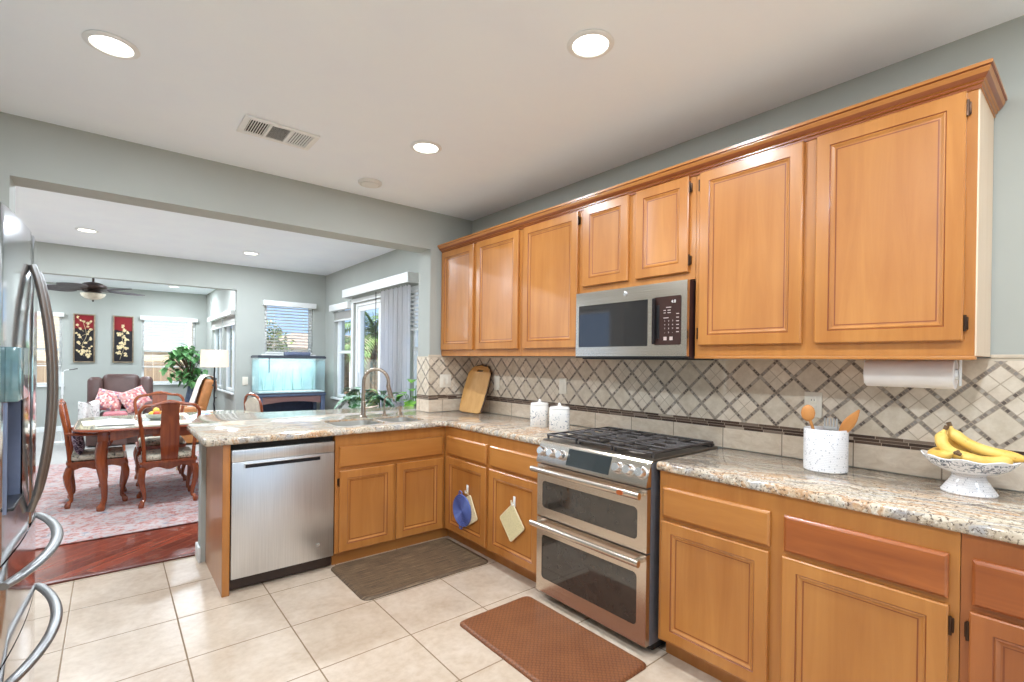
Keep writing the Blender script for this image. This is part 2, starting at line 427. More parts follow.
# ================================================================== SETTING
XW, YO, YB, CE = 2.61, 3.79, 4.0, 2.679
def struct(g, name, m, **k): return g.done(name, m, kind='structure', **k)
struct(G().box(-1.1, 2.62, -2.7, 4.005, -.1, 0), 'floor', m_floor)
struct(G().box(-1.5, 2.62, 4.005, 7.86, -.1, 0), 'floor', m_plank)
struct(G().box(-2.8, 1.6, 7.86, 12.1, -.1, .004), 'floor', m_carpet)
struct(G().box(-.43, .47, 3.99, 4.03, .0, .012, bev=.003), 'trim_1', wood('threshold_wood', 'X', (120, 54, 34), (90, 36, 24)))
struct(G().box(-2.8, 2.8, -2.75, 12.2, CE, CE+.12), 'ceiling', m_ceil)
def wallx(name, x0, x1, y0, y1, holes, z1=CE):
    """wall in a plane of constant X with rectangular openings (ya,yb,za,zb)"""
    g = G(); cuts = sorted(holes); y = y0
    for a, b, c, d in cuts:
        g.box(x0, x1, y, a, 0, z1)
        if c > 0: g.box(x0, x1, a, b, 0, c)
        if d < z1: g.box(x0, x1, a, b, d, z1)
        y = b
    g.box(x0, x1, y, y1, 0, z1); return struct(g, name, m_wall)
def wally(name, y0, y1, x0, x1, holes, z1=CE):
    g = G(); x = x0
    for a, b, c, d in sorted(holes):
        if a > x: g.box(x, a, y0, y1, 0, z1)
        if c > 0: g.box(a, b, y0, y1, 0, c)
        if d < z1: g.box(a, b, y0, y1, d, z1)
        x = b
    if x1 > x: g.box(x, x1, y0, y1, 0, z1)
    return struct(g, name, m_wall)
wallx('wall_right', XW, XW+.16, -2.7, 7.95, [(4.35, 5.02, .8, 2.2), (5.12, 6.66, 0, 2.15), (6.74, 7.42, .8, 2.15)])
wally('wall_rear', -2.75, -2.6, -1.2, 2.77, [(-.6, 2.3, .25, 2.2)])  # large unseen opening put in to let daylight in from behind
wallx('wall_left', -1.17, -1.05, -2.7, 4.0, [(-2.0, -.2, .9, 2.2)])
wally('wall_back', YO, YB, -1.5, XW, [(-.43, 2.17, 0, 2.347)])
wally('wall_half', 3.835, 3.96, .475, 2.17, [], .874)
wallx('wall_dining_left', -1.62, -1.5, 4.0, 7.95, [(4.9, 6.5, .9, 2.2)])
wally('wall_dining_back', 7.82, 7.94, -1.6, XW, [(-1.25, 1.374, 0, 2.33), (1.735, 2.42, 1.43, 2.19)])
wallx('wall_family_right', 1.55, 1.68, 7.94, 12.15, [(8.95, 10.0, .8, 2.12), (10.15, 11.3, .8, 2.12)])
wally('wall_family_back', 12.0, 12.14, -2.8, 1.6, [(-1.6, -.68, .84, 2.12), (.47, 1.36, .84, 2.14)])
wallx('wall_family_left', -2.92, -2.8, 7.94, 12.15, [(8.6, 11.2, .9, 2.15)])
wally('wall_family_front', 7.82, 7.94, -2.9, -1.6, [])
def board(name, x0, x1, y0, y1): struct(G().box(x0, x1, y0, y1, 0, .1, bev=.004), name, m_white)
board('baseboard_half', .460, .4745, 3.83, 3.965)
board('baseboard_half_back', .46, 2.17, 3.961, 3.975)
board('baseboard_dining', 1.40, XW, 7.805, 7.819)
board('baseboard_right', 2.596, 2.609, 6.75, 7.8)
board('baseboard_family', -2.8, 1.55, 11.985, 11.999)
board('baseboard_family_right', 1.536, 1.549, 7.95, 11.98)

# ---- windows.  T(a,b,c): a along the wall, b up, c towards the room
def Tx(x, y0, s=1): return lambda a, b, c: Vector((x-c, y0+a*s, b))          # room on the -X side
def TxL(x, y0): return lambda a, b, c: Vector((x+c, y0+a, b))                # room on the +X side
def Ty(y, x0): return lambda a, b, c: Vector((x0+a, y-c, b))                 # room on the -Y side
def TyR(y, x0): return lambda a, b, c: Vector((x0+a, y+c, b))
def tbox(g, T, a0, a1, b0, b1, c0, c1, mi=0, bev=0):
    P = [T(a, b, c) for a, b, c in ((a0, b0, c0), (a1, b1, c1))]
    return g.box(min(P[0].x, P[1].x), max(P[0].x, P[1].x), min(P[0].y, P[1].y), max(P[0].y, P[1].y), min(P[0].z, P[1].z), max(P[0].z, P[1].z), mi, bev)
wn = [0]
def frame4(g, T, a0, a1, b0, b1, c0, c1, w_):
    tbox(g, T, a0, a0+w_, b0, b1, c0, c1); tbox(g, T, a1-w_, a1, b0, b1, c0, c1)
    tbox(g, T, a0+w_, a1-w_, b0, b0+w_, c0, c1); tbox(g, T, a0+w_, a1-w_, b1-w_, b1, c0, c1)
def window(T, w_, z0, z1, split='h', sill=True):
    wn[0] += 1; wt = thing('window_%d' % wn[0], None, None, T(w_/2, z0, 0), kind='structure')
    g = G(); frame4(g, T, .002, w_-.002, z0+.002, z1-.002, -.10, -.05, .04)
    if split == 'h': tbox(g, T, .042, w_-.042, (z0+z1)/2-.02, (z0+z1)/2+.02, -.10, -.055)
    if split == 'v': tbox(g, T, w_/2-.02, w_/2+.02, z0+.042, z1-.042, -.10, -.055)
    g.done('frame', m_white, wt)
    g = G(); tbox(g, T, .04, w_-.04, z0+.04, z1-.04, -.08, -.076); g.done('glass_pane', m_glass, wt)
    if sill:
        g = G(); tbox(g, T, -.04, w_+.04, z0-.03, z0+.0, -.04, .035, bev=.006); g.done('sill', m_white, wt)
    return wt
m_slat = cloth('blind_slat', (244, 242, 238), .3)
def blind(T, w_, z0, z1, label, group=None, valance=.07, tilt=12, gap=.045, bottom=None, inside=False):
    t = thing('window_blind', label, 'blind', T(w_/2, z1, 0), group=group)
    g = G(); tbox(g, T, *((.005, w_-.005, z1-.045, z1-.004, -.045, -.002) if inside else (-.03, w_+.03, z1-valance+.02, z1+.025, .002, .075)), bev=.006); g.done('valance', m_white, t)
    g = G(); zb = bottom if bottom is not None else z0+.03; z = z1-valance
    ct, st = math.cos(R(tilt)), math.sin(R(tilt))
    while z > zb:
        q = []
        for a, e in ((.012, -1), (w_-.012, -1), (w_-.012, 1), (.012, 1)):
            q.append((a, e))
        for o_ in (0, .0025):
            pass
        v = [g.bm.verts.new(T(a, z+e*.022*st+o_, -.012+e*.022*ct)) for o_ in (0, .0025) for a, e in q]
        for f in ((0, 1, 2, 3), (7, 6, 5, 4), (0, 4, 5, 1), (1, 5, 6, 2), (2, 6, 7, 3), (3, 7, 4, 0)): g._f([v[i] for i in f])
        z -= gap
    g.done('slats', m_slat, t)
    g = G(); tbox(g, T, .01, w_-.01, zb-.02, zb, -.03, .01, bev=.003); g.done('bottom_rail', m_white, t)
    for a in (w_*.2, w_*.8):
        g = G(); tbox(g, T, a-.002, a+.002, zb, z1-.05, -.014, -.010); g.done('cord', m_white, t)
    return t
window(Ty(7.82, 1.735), .685, 1.43, 2.19, None)
blind(Ty(7.82, 1.735), .685, 1.43, 2.19, 'white horizontal blind with open slats in the window above the aquarium')
window(Tx(XW, 6.74), .68, .8, 2.15, 'h')
blind(Tx(XW, 6.74), .68, .8, 2.15, 'white blind drawn up under its valance left of the sliding door', valance=.09, gap=.012, bottom=1.95)
window(Tx(XW, 4.35), .67, .8, 2.2, 'h')
blind(Tx(XW, 4.35), .67, .8, 2.2, 'white blind in the narrow window right of the sliding door', bottom=1.72, tilt=12, inside=True)
window(Ty(12.0, .47), .89, .84, 2.14, 'h')
blind(Ty(12.0, .47), .89, .84, 2.14, 'white blind half lowered in the far window behind the leafy plant', bottom=1.18, gap=.055, tilt=5)
window(Ty(12.0, -1.6), .92, .84, 2.12, 'h')
blind(Ty(12.0, -1.6), .92, .84, 2.12, 'white blind in the far window left of the two red pictures', bottom=1.2, gap=.055, tilt=5)
window(Tx(1.55, 8.95), 1.05, .8, 2.12, 'v'); window(Tx(1.55, 10.15), 1.15, .8, 2.12, 'v')
blind(Tx(1.55, 8.95), 1.05, .8, 2.12, 'nearer white valance and raised blind on the window wall behind the lamp', bottom=1.93, gap=.012)
blind(Tx(1.55, 10.15), 1.15, .8, 2.12, 'farther white valance and raised blind on the window wall near the plant', bottom=1.93, gap=.012)
window(TxL(-1.5, 4.9), 1.6, .9, 2.2, 'v')
window(TxL(-2.8, 8.6), 2.6, .9, 2.15, 'v')
window(TxL(-1.05, -2.0), 1.8, .9, 2.2, 'v')
window(TyR(-2.6, -.6), 2.9, .25, 2.2, 'v')  # unseen rear window, added for daylight fill on the cabinets
# sliding glass door
dt = thing('door_1', None, None, (XW, 5.9, 0), kind='structure'); T = Tx(XW, 5.12)
g = G(); frame4(g, T, .002, 1.538, .002, 2.148, -.13, -.03, .045); g.done('frame', m_white, dt)
for k, (a0, a1, c) in enumerate(((.05, .79, -.10), (.76, 1.49, -.06))):
    g = G(); frame4(g, T, a0, a1, .05, 2.10, c-.02, c+.015, .065); p = g.done('door_panel', m_white, dt)
    g = G(); tbox(g, T, a0+.066, a1-.066, .116, 2.034, c-.004, c); g.done('glass_pane', m_glass, p)
g = G(); tbox(g, T, 1.44, 1.47, .95, 1.2, -.044, -.02, bev=.005); g.done('door_handle', m_white, dt)
g = G(); tbox(g, T, -.05, 0, 0, 2.2, .001, .014); tbox(g, T, 1.54, 1.60, 0, 2.2, .001, .014); tbox(g, T, 0, 1.54, 2.15, 2.2, .001, .014); g.done('casing', m_white, dt)

# ---- vertical blinds on the sliding door
vb = thing('vertical_blind', 'stacked pale vertical blind vanes under a long white valance at the sliding door', 'blind', (2.5, 5.9, 2.2))
g = G(); g.box(2.47, 2.489, 4.80, 6.735, 2.215, 2.325, bev=.004); g.box(2.489, XW-.001, 4.80, 4.82, 2.215, 2.325); g.box(2.489, XW-.001, 6.715, 6.735, 2.215, 2.325)
g.done('valance', m_white, vb)
m_vane = cloth('vane_fabric', (236, 234, 234), .4)
for k in range(13):
    y = 4.90+k*.058; g = G(); A = R(62 if k % 2 else 50)
    pts = [(-.044+.088*i/6, .008*math.sin(PI*i/6)) for i in range(7)]
    V = []
    for z in (.03, 2.2):
        V.append([g.bm.verts.new((2.545+u*math.sin(A)*.9-v*math.cos(A), y+u*math.cos(A)+v*math.sin(A), z)) for u, v in pts]
                 + [g.bm.verts.new((2.545+u*math.sin(A)*.9-(v-.0015)*math.cos(A), y+u*math.cos(A)+(v-.0015)*math.sin(A), z)) for u, v in pts[::-1]])
    n = 14
    for i in range(n): g._f([V[0][i], V[0][(i+1) % n], V[1][(i+1) % n], V[1][i]])
    g._f(V[0][::-1]); g._f(V[1]); g.done('vane', m_vane, vb)
g = G(); g.tube([(2.5, 5.68, 2.2), (2.5, 5.68, 1.0)], .004, 6); g.done('wand', m_dark, vb)

# ---- backsplash
g = G(); t_ = .008
g.box(XW-t_, XW-.0005, -.6, 3.789, .9145, 1.405)
g.box(2.162, XW-t_, YO-t_, YO-.0005, .9145, 1.405); g.box(2.162, 2.1695, YO-.0004, YB, .9145, 1.405)
struct(g, 'trim_2', m_splash)
# small stone cap at the top edge of the tiled field where no cabinet covers it
g = G(); g.box(XW-.012, XW-.0005, -.6, .285, 1.4055, 1.42, bev=.003); g.box(2.157, 2.29, YO-.012, YO-.0005, 1.4055, 1.42); struct(g, 'trim_3', mt('stone_cap', (214, 200, 180), .5, var=.03))

# ================================================================== CABINETS
def Tright(x0, yfar): return lambda a, b, c: Vector((x0-c, yfar-a, b))
def Tpen(xl, y0): return lambda a, b, c: Vector((xl+a, y0-c, b))
DOOR = [(0, .001), (0, .016), (.004, .020), (.050, .020), (.0535, .0165), (.0575, .0185), (.066, .0125), (.0705, .0115), (.075, .0105)]
DM = [0, 0, 0, 1, 0, 0, 0, 1, 0]
def door(parent, T, a0, a1, z0, z1, m=None, hinge=None, glaze=None, hz=None, label=None):
    g = G(); TT = lambda a, b, c: T(a0+a, z0+b, c)
    g.rings(a1-a0, z1-z0, DOOR, TT, DM)
    d = g.done('door', [m or m_woodV, glaze or m_glaze], parent, sharp=20)
    if label: d['label'] = label
    if hinge:
        for zz in (hz or (z0+.06, z1-.06)):
            s_ = 1 if hinge == 'R' else -1; e = a1 if s_ > 0 else a0; g = G()
            tbox(g, T, min(e, e+s_*.012), max(e, e+s_*.012), zz-.022, zz+.022, .0005, .010, bev=.002)
            g.tube([T(e+s_*.004, zz-.028, .014), T(e+s_*.004, zz+.028, .014)], .0045, 8)
            g.done('hinge', m_bronze, d)
    return d
def drawer(parent, T, a0, a1, z0, z1, m):
    g = G(); g.rings(a1-a0, z1-z0, [(0, .001), (0, .013), (.003, .0165), (.009, .020)], lambda a, b, c: T(a0+a, z0+b, c))
    return g.done('drawer_front', m, parent, sharp=20)
XB = 1.985
def base_right(name, y0, y1, label, fronts, mb=None):
    t = thing(name, label, 'cabinet', (2.3, (y0+y1)/2, 0), group=None)
    g = G().box(XB, 2.6, y0, y1, .088, .8735); g.done('body', mb or m_woodV, t)
    g = G().box(2.05, 2.068, y0, y1+(.0485 if y1 > 3 else 0), 0, .0878); g.done('toe_kick', m_woodV, t)
    T = Tright(XB, y1)
    for k, yl, yr, hg, md in fronts:          # yl far edge, yr near edge
        if k == 'D': drawer(t, T, y1-yl, y1-yr, .668, .803, md or m_woodY)
        else: door(t, T, y1-yl, y1-yr, .106, .648, md, hg)
    return t
base_right('base_cabinet', .276, 1.318, 'honey maple base cabinet just right of the range, two drawers over two doors',
           [('D', 1.295, .822, None, None), ('C', 1.298, .825, None, None), ('D', .770, .300, None, m_woodR), ('C', .775, .299, 'R', None)])
base_right('base_cabinet', -.62, .274, 'reddish maple base cabinet at the right edge of the picture, drawer over door',
           [('D', .248, -.17, None, m_woodR), ('C', .252, -.17, 'L', m_woodRV), ('D', -.20, -.59, None, m_woodR), ('C', -.20, -.59, None, m_woodRV)], m_woodRV)
base_right('base_cabinet', 2.110, 3.213, 'maple base cabinet left of the range carrying the blue trivet and pot holder',
           [('D', 3.160, 2.664, None, None), ('C', 3.165, 2.662, None, None), ('D', 2.622, 2.130, None, None), ('C', 2.624, 2.130, None, None)])
YP = 3.215
t = thing('sink_cabinet', 'maple sink base cabinet on the peninsula with one long false front over two doors', 'cabinet', (1.56, 3.5, 0))
g = G()
for b in ((1.146, XB-.001, YP, 3.235), (1.146, 1.162, 3.235, 3.83), (1.97, 1.984, 3.235, 3.83), (1.162, 1.97, 3.815, 3.83)): g.box(*b, .088, .8735)
g.box(1.162, 1.97, 3.235, 3.815, .088, .106)
g.done('body', m_woodV, t); G().box(1.146, 2.049, 3.262, 3.28, 0, .0878).done('toe_kick', m_woodX, t)
T = Tpen(1.146, YP)
g = G(); g.rings(.79, .138, [(0, .001), (0, .013), (.003, .0165), (.009, .020)], lambda a, b, c: T(.024+a, .656+b, c)); g.done('false_front', m_woodX, t, sharp=20)
door(t, T, .026, .414, .095, .632, hinge='L', hz=(.56,)); door(t, T, .434, .812, .095, .632)
t = thing('end_panel', 'maple end panel with a front post closing the peninsula beside the dishwasher', 'panel', (.51, 3.5, 0))
G().box(.500, .538, YP-.018, YP+.02, 0, .8735, bev=.002).done('post', m_woodV, t)
G().box(.502, .520, YP+.0205, 3.834, 0, .8735).done('side_panel', wood('maple_side_panel', 'Z', (200, 140, 92), (172, 112, 68)), t)
# upper cabinets
XU = 2.285
def upper(y0, y1, label, doors, z0=1.41):
    t = thing('wall_cabinet', label, 'cabinet', (2.45, (y0+y1)/2, z0))
    g = G().box(XU, 2.601, y0, y1, z0, 2.345); g.done('body', m_woodV, t); T = Tright(XU, y1)
    for yl, yr, a, b, hg in doors: door(t, T, y1-yl, y1-yr, a, b, None, hg)
    return t
upper(2.678, 3.781, 'maple wall cabinet with two doors at the far end above the cutting board',
      [(3.762, 3.274, 1.462, 2.322, None), (3.225, 2.706, 1.462, 2.322, None)])
upper(2.106, 2.676, 'single door maple wall cabinet just left of the microwave', [(2.648, 2.128, 1.462, 2.322, 'R')])
upper(1.328, 2.104, 'short maple wall cabinet with two small doors above the microwave',
      [(2.078, 1.738, 1.838, 2.328, None), (1.686, 1.362, 1.838, 2.328, 'R')], 1.80)
t = upper(.290, 1.326, 'large maple wall cabinet with two tall doors right of the microwave',
      [(1.302, .830, 1.462, 2.322, 'L'), (.780, .318, 1.462, 2.322, 'R')])
G().box(XU+.001, 2.6, .2855, .2898, 1.411, 2.344).done('end_panel', m_birch, t, label='pale birch end panel')
g = G(); g.box(XU-.006, XU+.02, .2856, 1.326, 1.396, 1.4095, bev=.003); g.done('light_rail', m_woodY, t)
# crown: profile swept along the run and mitred round the right end
prof = [(0, 2.322), (.006, 2.322), (.006, 2.334), (.014, 2.337), (.014, 2.343), (.022, 2.346), (.036, 2.358), (.044, 2.370), (.044, 2.374), (.052, 2.376), (.052, 2.388), (0, 2.388)]
g = G(); L = []
for f in (lambda o, z: (XU-.0005-o, 3.78, z), lambda o, z: (XU-.0005-o, .2850-o*.68, z), lambda o, z: (2.6, .2850-o*.68, z)):
    L.append([g.bm.verts.new(f(o, z)) for o, z in prof])
n = len(prof)
for A, B in zip(L, L[1:]):
    for k in range(n): g._f([A[k], A[(k+1) % n], B[(k+1) % n], B[k]], 1 if k in (1, 3, 5, 8) else 0)
g._f(L[0]); g._f(L[-1])
g.done('crown_molding', [m_woodY, m_glaze], label='stepped maple crown moulding along the top of the wall cabinets', cat='molding', sharp=20)

# ================================================================== COUNTERTOPS
def arc(cx, cy, r, a0, a1, n=6): return [(cx+r*math.cos(R(a0+(a1-a0)*k/n)), cy+r*math.sin(R(a0+(a1-a0)*k/n))) for k in range(n+1)]
def slab(name, polys, m, **pr):
    """stone slab with an eased, rounded edge built as a stack of offset outlines"""
    g = G(); z = [.8745, .878, .886, .900, .909, .9135]; ins = [.006, .001, 0, 0, .004, .010]
    outer = polys[0]; n = len(outer)
    ar = sum(outer[i][0]*outer[(i+1) % n][1]-outer[(i+1) % n][0]*outer[i][1] for i in range(n)); sg = 1 if ar > 0 else -1
    def off(d):
        out = []
        for i in range(n):
            p0, p1, p2 = Vector(outer[i-1]), Vector(outer[i]), Vector(outer[(i+1) % n])
            e1 = (p1-p0).normalized(); e2 = (p2-p1).normalized(); n1 = Vector((-e1.y, e1.x))*sg; n2 = Vector((-e2.y, e2.x))*sg
            b = (n1+n2); b = b/max(.2, b.dot(n1)) if b.length > 1e-6 else n1
            out.append(tuple(p1+b*d))
        return out
    rings = []
    for zz, i_ in zip(z, ins): rings.append([g.bm.verts.new((x, y, zz)) for x, y in off(i_)])
    for A, B in zip(rings, rings[1:]):
        for k in range(n): g._f([A[k], A[(k+1) % n], B[(k+1) % n], B[k]])
    for ring, lvl, zz in ((rings[-1], ins[-1], .9135), (rings[0], ins[0], .8745)):
        ps = [off(lvl)]+polys[1:]; tr = tessellate_polygon([[Vector((x, y, 0)) for x, y in q] for q in ps])
        vs = list(ring); hv = []
        for q in polys[1:]: hv.append([g.bm.verts.new((x, y, zz)) for x, y in q]); vs += hv[-1]
        for t in tr: g._f([vs[i] for i in t])
        if lvl == ins[-1]: top = hv
        else: bot = hv
    for a, b in zip(top, bot):
        for k in range(len(a)): g._f([a[k], a[(k+1) % len(a)], b[(k+1) % len(a)], b[k]])
    return g.done(name, m, sharp=50, **pr)
# sink holes (two bowls)
B1 = rrect(1.20, 1.555, 3.29, 3.67, .07); B2 = rrect(1.585, 1.885, 3.31, 3.67, .07)
outerL = [(.405, 3.19)]+[(.427, 3.168)]+[(1.935, 3.168), (1.962, 3.150), (1.966, 3.12), (1.966, 2.105), (2.6, 2.105), (2.6, 3.78), (2.16, 3.78), (2.16, 4.01), (2.35, 4.05), (2.35, 4.30), (2.28, 4.38), (.62, 4.60), (.547, 4.58), (.405, 3.97)]
slab('countertop', [outerL, B1, B2], m_granL, label='L shaped cream and grey granite countertop over the sink peninsula and corner', cat='countertop')
slab('countertop', [[(1.966, -.62), (2.6, -.62), (2.6, 1.333), (1.975, 1.333), (1.966, 1.324)]], m_granR,
     label='granite countertop right of the range under the crock and the banana bowl', cat='countertop')
# sink
t = thing('kitchen_sink', 'undermount double bowl stainless steel sink set in the peninsula countertop', 'sink', (1.55, 3.48, .70))
def bowl(poly, zb):
    g = G(); cx = sum(p[0] for p in poly)/len(poly); cy = sum(p[1] for p in poly)/len(poly); L = []
    for s_, z in ((.992, .900), (.985, .9), (.975, .86), (.96, zb+.03), (.9, zb+.008), (.8, zb), (.12, zb-.006)):
        L.append([g.bm.verts.new((cx+(x-cx)*s_, cy+(y-cy)*s_, z)) for x, y in poly])
    n = len(poly)
    for A, B in zip(L, L[1:]):
        for k in range(n): g._f([A[k], A[(k+1) % n], B[(k+1) % n], B[k]])
    g._f(L[-1]); return g, (cx, cy)
for P, zb in ((B1, .70), (B2, .72)):
    g, c = bowl(P, zb); b = g.done('bowl', m_sink, t, sharp=60)
    G().lathe([(.001, zb-.003), (.035, zb-.003), (.042, zb+.001), (.045, zb+.001), (.045, zb-.004)], (c[0], c[1], 0), 20).done('drain', m_chrome, b)
# faucet
t = thing('kitchen_faucet', 'tall brushed nickel gooseneck pull-down faucet behind the sink', 'faucet', (1.555, 3.75, .9135))
bx_, by_ = 1.555, 3.75
G().lathe([(.030, .914), (.030, .922), (.022, .928), (.019, .95), (.018, 1.03), (.015, 1.04)], (bx_, by_, 0), 24).done('base', m_nickel, t)
ex, ey = bx_+.165, by_-.10
pts = [(bx_, by_, 1.03), (bx_, by_, 1.12), (bx_, by_, 1.19)]
for k in range(1, 12):
    a = PI-k*PI*1.08/11; q = (1+math.cos(a))/2; pts.append((bx_+(ex-bx_)*q, by_+(ey-by_)*q, 1.19+.105*math.sin(a)))
G().tube(spline(pts, 3), .013, 12).done('spout', m_nickel, t)
p = Vector(pts[-1]); G().tube([p+Vector((0, 0, .005)), p+Vector((.012, -.006, -.05)), p+Vector((.024, -.012, -.10))], [.0165, .018, .0195], 14).done('spray_head', m_nickel, t)
G().tube([(bx_+.01, by_, .985), (bx_+.06, by_-.015, .99), (bx_+.12, by_-.03, 1.0)], [.009, .008, .006], 8).done('lever_handle', m_nickel, t)
t = thing('water_dispenser_tap', 'slim nickel filtered water tap right of the gooseneck faucet', 'faucet', (1.735, 3.75, .9135))
G().lathe([(.020, .914), (.020, .922), (.011, .926), (.011, .95)], (1.735, 3.75, 0), 16).done('base', m_nickel, t)
G().tube(spline([(1.735, 3.75, .95), (1.735, 3.75, 1.04), (1.75, 3.735, 1.07), (1.785, 3.70, 1.06), (1.79, 3.695, 1.03)], 5), .0065, 8).done('spout', m_nickel, t)
t = thing('soap_dispenser', 'short nickel soap pump at the right of the sink', 'dispenser', (1.87, 3.74, .9135))
G().lathe([(.019, .914), (.019, .925), (.012, .93), (.012, .965), (.016, .97), (.016, .985), (.004, .99)], (1.87, 3.74, 0), 16).done('pump', m_nickel, t)
G().tube([(1.87, 3.74, .98), (1.845, 3.72, .985), (1.825, 3.70, .975)], .005, 8).done('nozzle', m_nickel, t)

# ================================================================== CEILING FIXTURES
def downlight(x, y, label, z=CE, watt=None):
    t = thing('recessed_light', label, 'ceiling light', (x, y, z), group='recessed ceiling lights')
    G().lathe([(.072, z-.001), (.094, z-.001), (.096, z-.004), (.088, z-.009), (.074, z-.010)], (x, y, 0), 32, cap=False).done('trim_ring', m_white, t)
    G().lathe([(.0, z-.004), (.0725, z-.004), (.0725, z-.0015)], (x, y, 0), 32).done('lens', m_led, t)
    l = bpy.data.lights.new('led', 'AREA'); l.shape = 'DISK'; l.size = .14; l.energy = watt or KW; l.color = (.80, .90, 1)
    o = bpy.data.objects.new('led', l); C.objects.link(o); o.parent = t; o.location = (0, 0, -.012)
KW = CAN_W*1.22
downlight(-.005, 2.665, 'bright recessed kitchen ceiling light at the upper left of the picture')
downlight(1.515, 1.362, 'bright recessed kitchen ceiling light nearest the tall wall cabinets')
downlight(1.487, 2.668, 'bright recessed kitchen ceiling light between the vent and the wall cabinets')
for x, y in ((-.005, 1.36), (-.005, 0), (1.5, 0), (-.005, -1.4), (1.5, -1.4)): downlight(x, y, 'unseen recessed kitchen ceiling light added out of view')  # extra downlights outside the view, added to brighten the kitchen
downlight(-.198, 6.74, 'left recessed ceiling light of the dining room', watt=KW*1.9); downlight(1.344, 6.79, 'right recessed ceiling light of the dining room', watt=KW*1.9)
for x, y in ((-.2, 5.0), (1.34, 5.0)): downlight(x, y, 'added recessed dining ceiling light hidden by the header', watt=KW*1.9)  # pair added out of sight for more dining room light
for x, y in ((-1.4, 9.0), (.9, 9.0), (-1.4, 11.0), (.9, 11.0)): downlight(x, y, 'unseen recessed ceiling light added in the family room', watt=KW*2.1)  # unseen downlights added to light the family room
t = thing('ceiling_vent', 'white rectangular ceiling air vent with three louvred sections', 'vent', (.745, 3.06, CE))
g = G(); x0, x1, y0, y1 = .548, .942, 2.94, 3.18; z = CE
g.box(x0, x1, y0, y0+.03, z-.012, z-.001, bev=.003); g.box(x0, x1, y1-.03, y1, z-.012, z-.001, bev=.003)
for a in (x0, x0+.13, x0+.238, x1-.03): g.box(a, a+(.03 if a in (x0, x1-.03) else .014), y0+.03, y1-.03, z-.012, z-.001)
g.done('frame', m_white, t)
G().box(x0+.03, x1-.03, y0+.03, y1-.03, z-.003, z-.001).done('duct_shade_sheet', m_dark, t)  # dark sheet stands in for the shade above the louvres
for k, (a, b, dr, tl) in enumerate(((x0+.03, x0+.13, 'x', -35), (x0+.144, x0+.238, 'y', 40), (x0+.252, x1-.03, 'x', 35))):
    g = G(); n = 8 if dr == 'x' else 12
    for i in range(n):
        if dr == 'x':
            c = a+(i+.5)*(b-a)/n; Mx = Matrix.Translation((c, (y0+y1)/2, z-.008)) @ Matrix.Rotation(R(tl), 4, 'Y'); g.box(-.0045, .0045, -(y1-y0)/2+.031, (y1-y0)/2-.031, -.0006, .0006, M=Mx)
        else:
            c = y0+.03+(i+.5)*(y1-y0-.06)/n; Mx = Matrix.Translation(((a+b)/2, c, z-.008)) @ Matrix.Rotation(R(tl), 4, 'X'); g.box(-(b-a)/2, (b-a)/2, -.0045, .0045, -.0006, .0006, M=Mx)
    g.done('louvre', m_white, t)
t = thing('smoke_detector', 'flat round white detector disc on the ceiling near the header', 'detector', (1.469, 3.464, CE))
G().lathe([(.085, CE-.0005), (.085, CE-.012), (.08, CE-.018), (.072, CE-.018), (.07, CE-.014), (.064, CE-.014), (.062, CE-.022), (0, CE-.026)], (1.469, 3.464, 0), 32).done('housing', mt('detector_plastic', (228, 226, 220), .5, var=.01), t)

# ================================================================== RANGE
m_sidegray = mt('range_side_paint', (112, 110, 114), .4, .3, var=.05)
m_ovenglass = mt('oven_glass', (58, 52, 46), .05, 0, var=.05, Specular_IOR_Level=1.0)
m_display = mt('display_glass', (40, 46, 48), .05, 0, var=.05, Specular_IOR_Level=.9)
Y0, Y1 = 1.343, 2.098
t = thing('range', 'stainless double oven gas range between the two counters', 'range', (2.26, 1.72, 0))
g = G().box(1.953, 2.595, Y0, Y1, .05, .905); g.done('body', m_sidegray, t)
G().box(1.99, 2.59, Y0+.01, Y1-.01, .012, .0495).done('kick_base', m_dark, t)
for x in (2.02, 2.55):
    for y in (Y0+.05, Y1-.05): G().lathe([(.018, 0), (.018, .012)], (x, y, 0), 12).done('foot', m_black, t)
def ovendoor(z0, z1, wz0, wz1, hz, nm):
    X = 1.923; g = G(); Yh, Yl = Y1-.002, Y0+.002
    wy0, wy1 = Y0+.055, Y1-.045
    outer = [(Yl, z0), (Yh, z0), (Yh, z1), (Yl, z1)]; hole = rrect(wy0, wy1, wz0, wz1, .022)
    Mx = Matrix(((0, 0, 1, 0), (1, 0, 0, 0), (0, 1, 0, 0), (0, 0, 0, 1)))
    g.plate([outer, hole], X, 1.952, M=Mx)
    d = g.done('oven_door', m_steelY, t, sharp=30)
    g = G(); g.plate([rrect(wy0+.001, wy1-.001, wz0+.001, wz1-.001, .022)], X+.003, 1.951, M=Mx); g.done('window', m_ovenglass, d, sharp=30)
    g = G()
    g.tube([(X-.052, Y0+.008, hz), (X-.052, Y1-.006, hz)], .0135, 16, flat=(1.0, 1.25))
    g.done('handle', m_steelY, d)
    for y in (Y0+.035, Y1-.035):
        G().box(X-.050, X-.0005, y-.013, y+.013, hz-.011, hz+.011, bev=.004).done('handle_bracket', m_steelY, d)
    return d
ovendoor(.052, .478, .133, .382, .450, 'lower')
d = ovendoor(.486, .783, .538, .690, .760, 'upper')
G().lathe([(.012, 0), (.012, .003), (0, .003)], (1.855, 1.452, .760), 16, axis='X', sx=1.6).done('badge', m_copper, d, label='small copper badge')
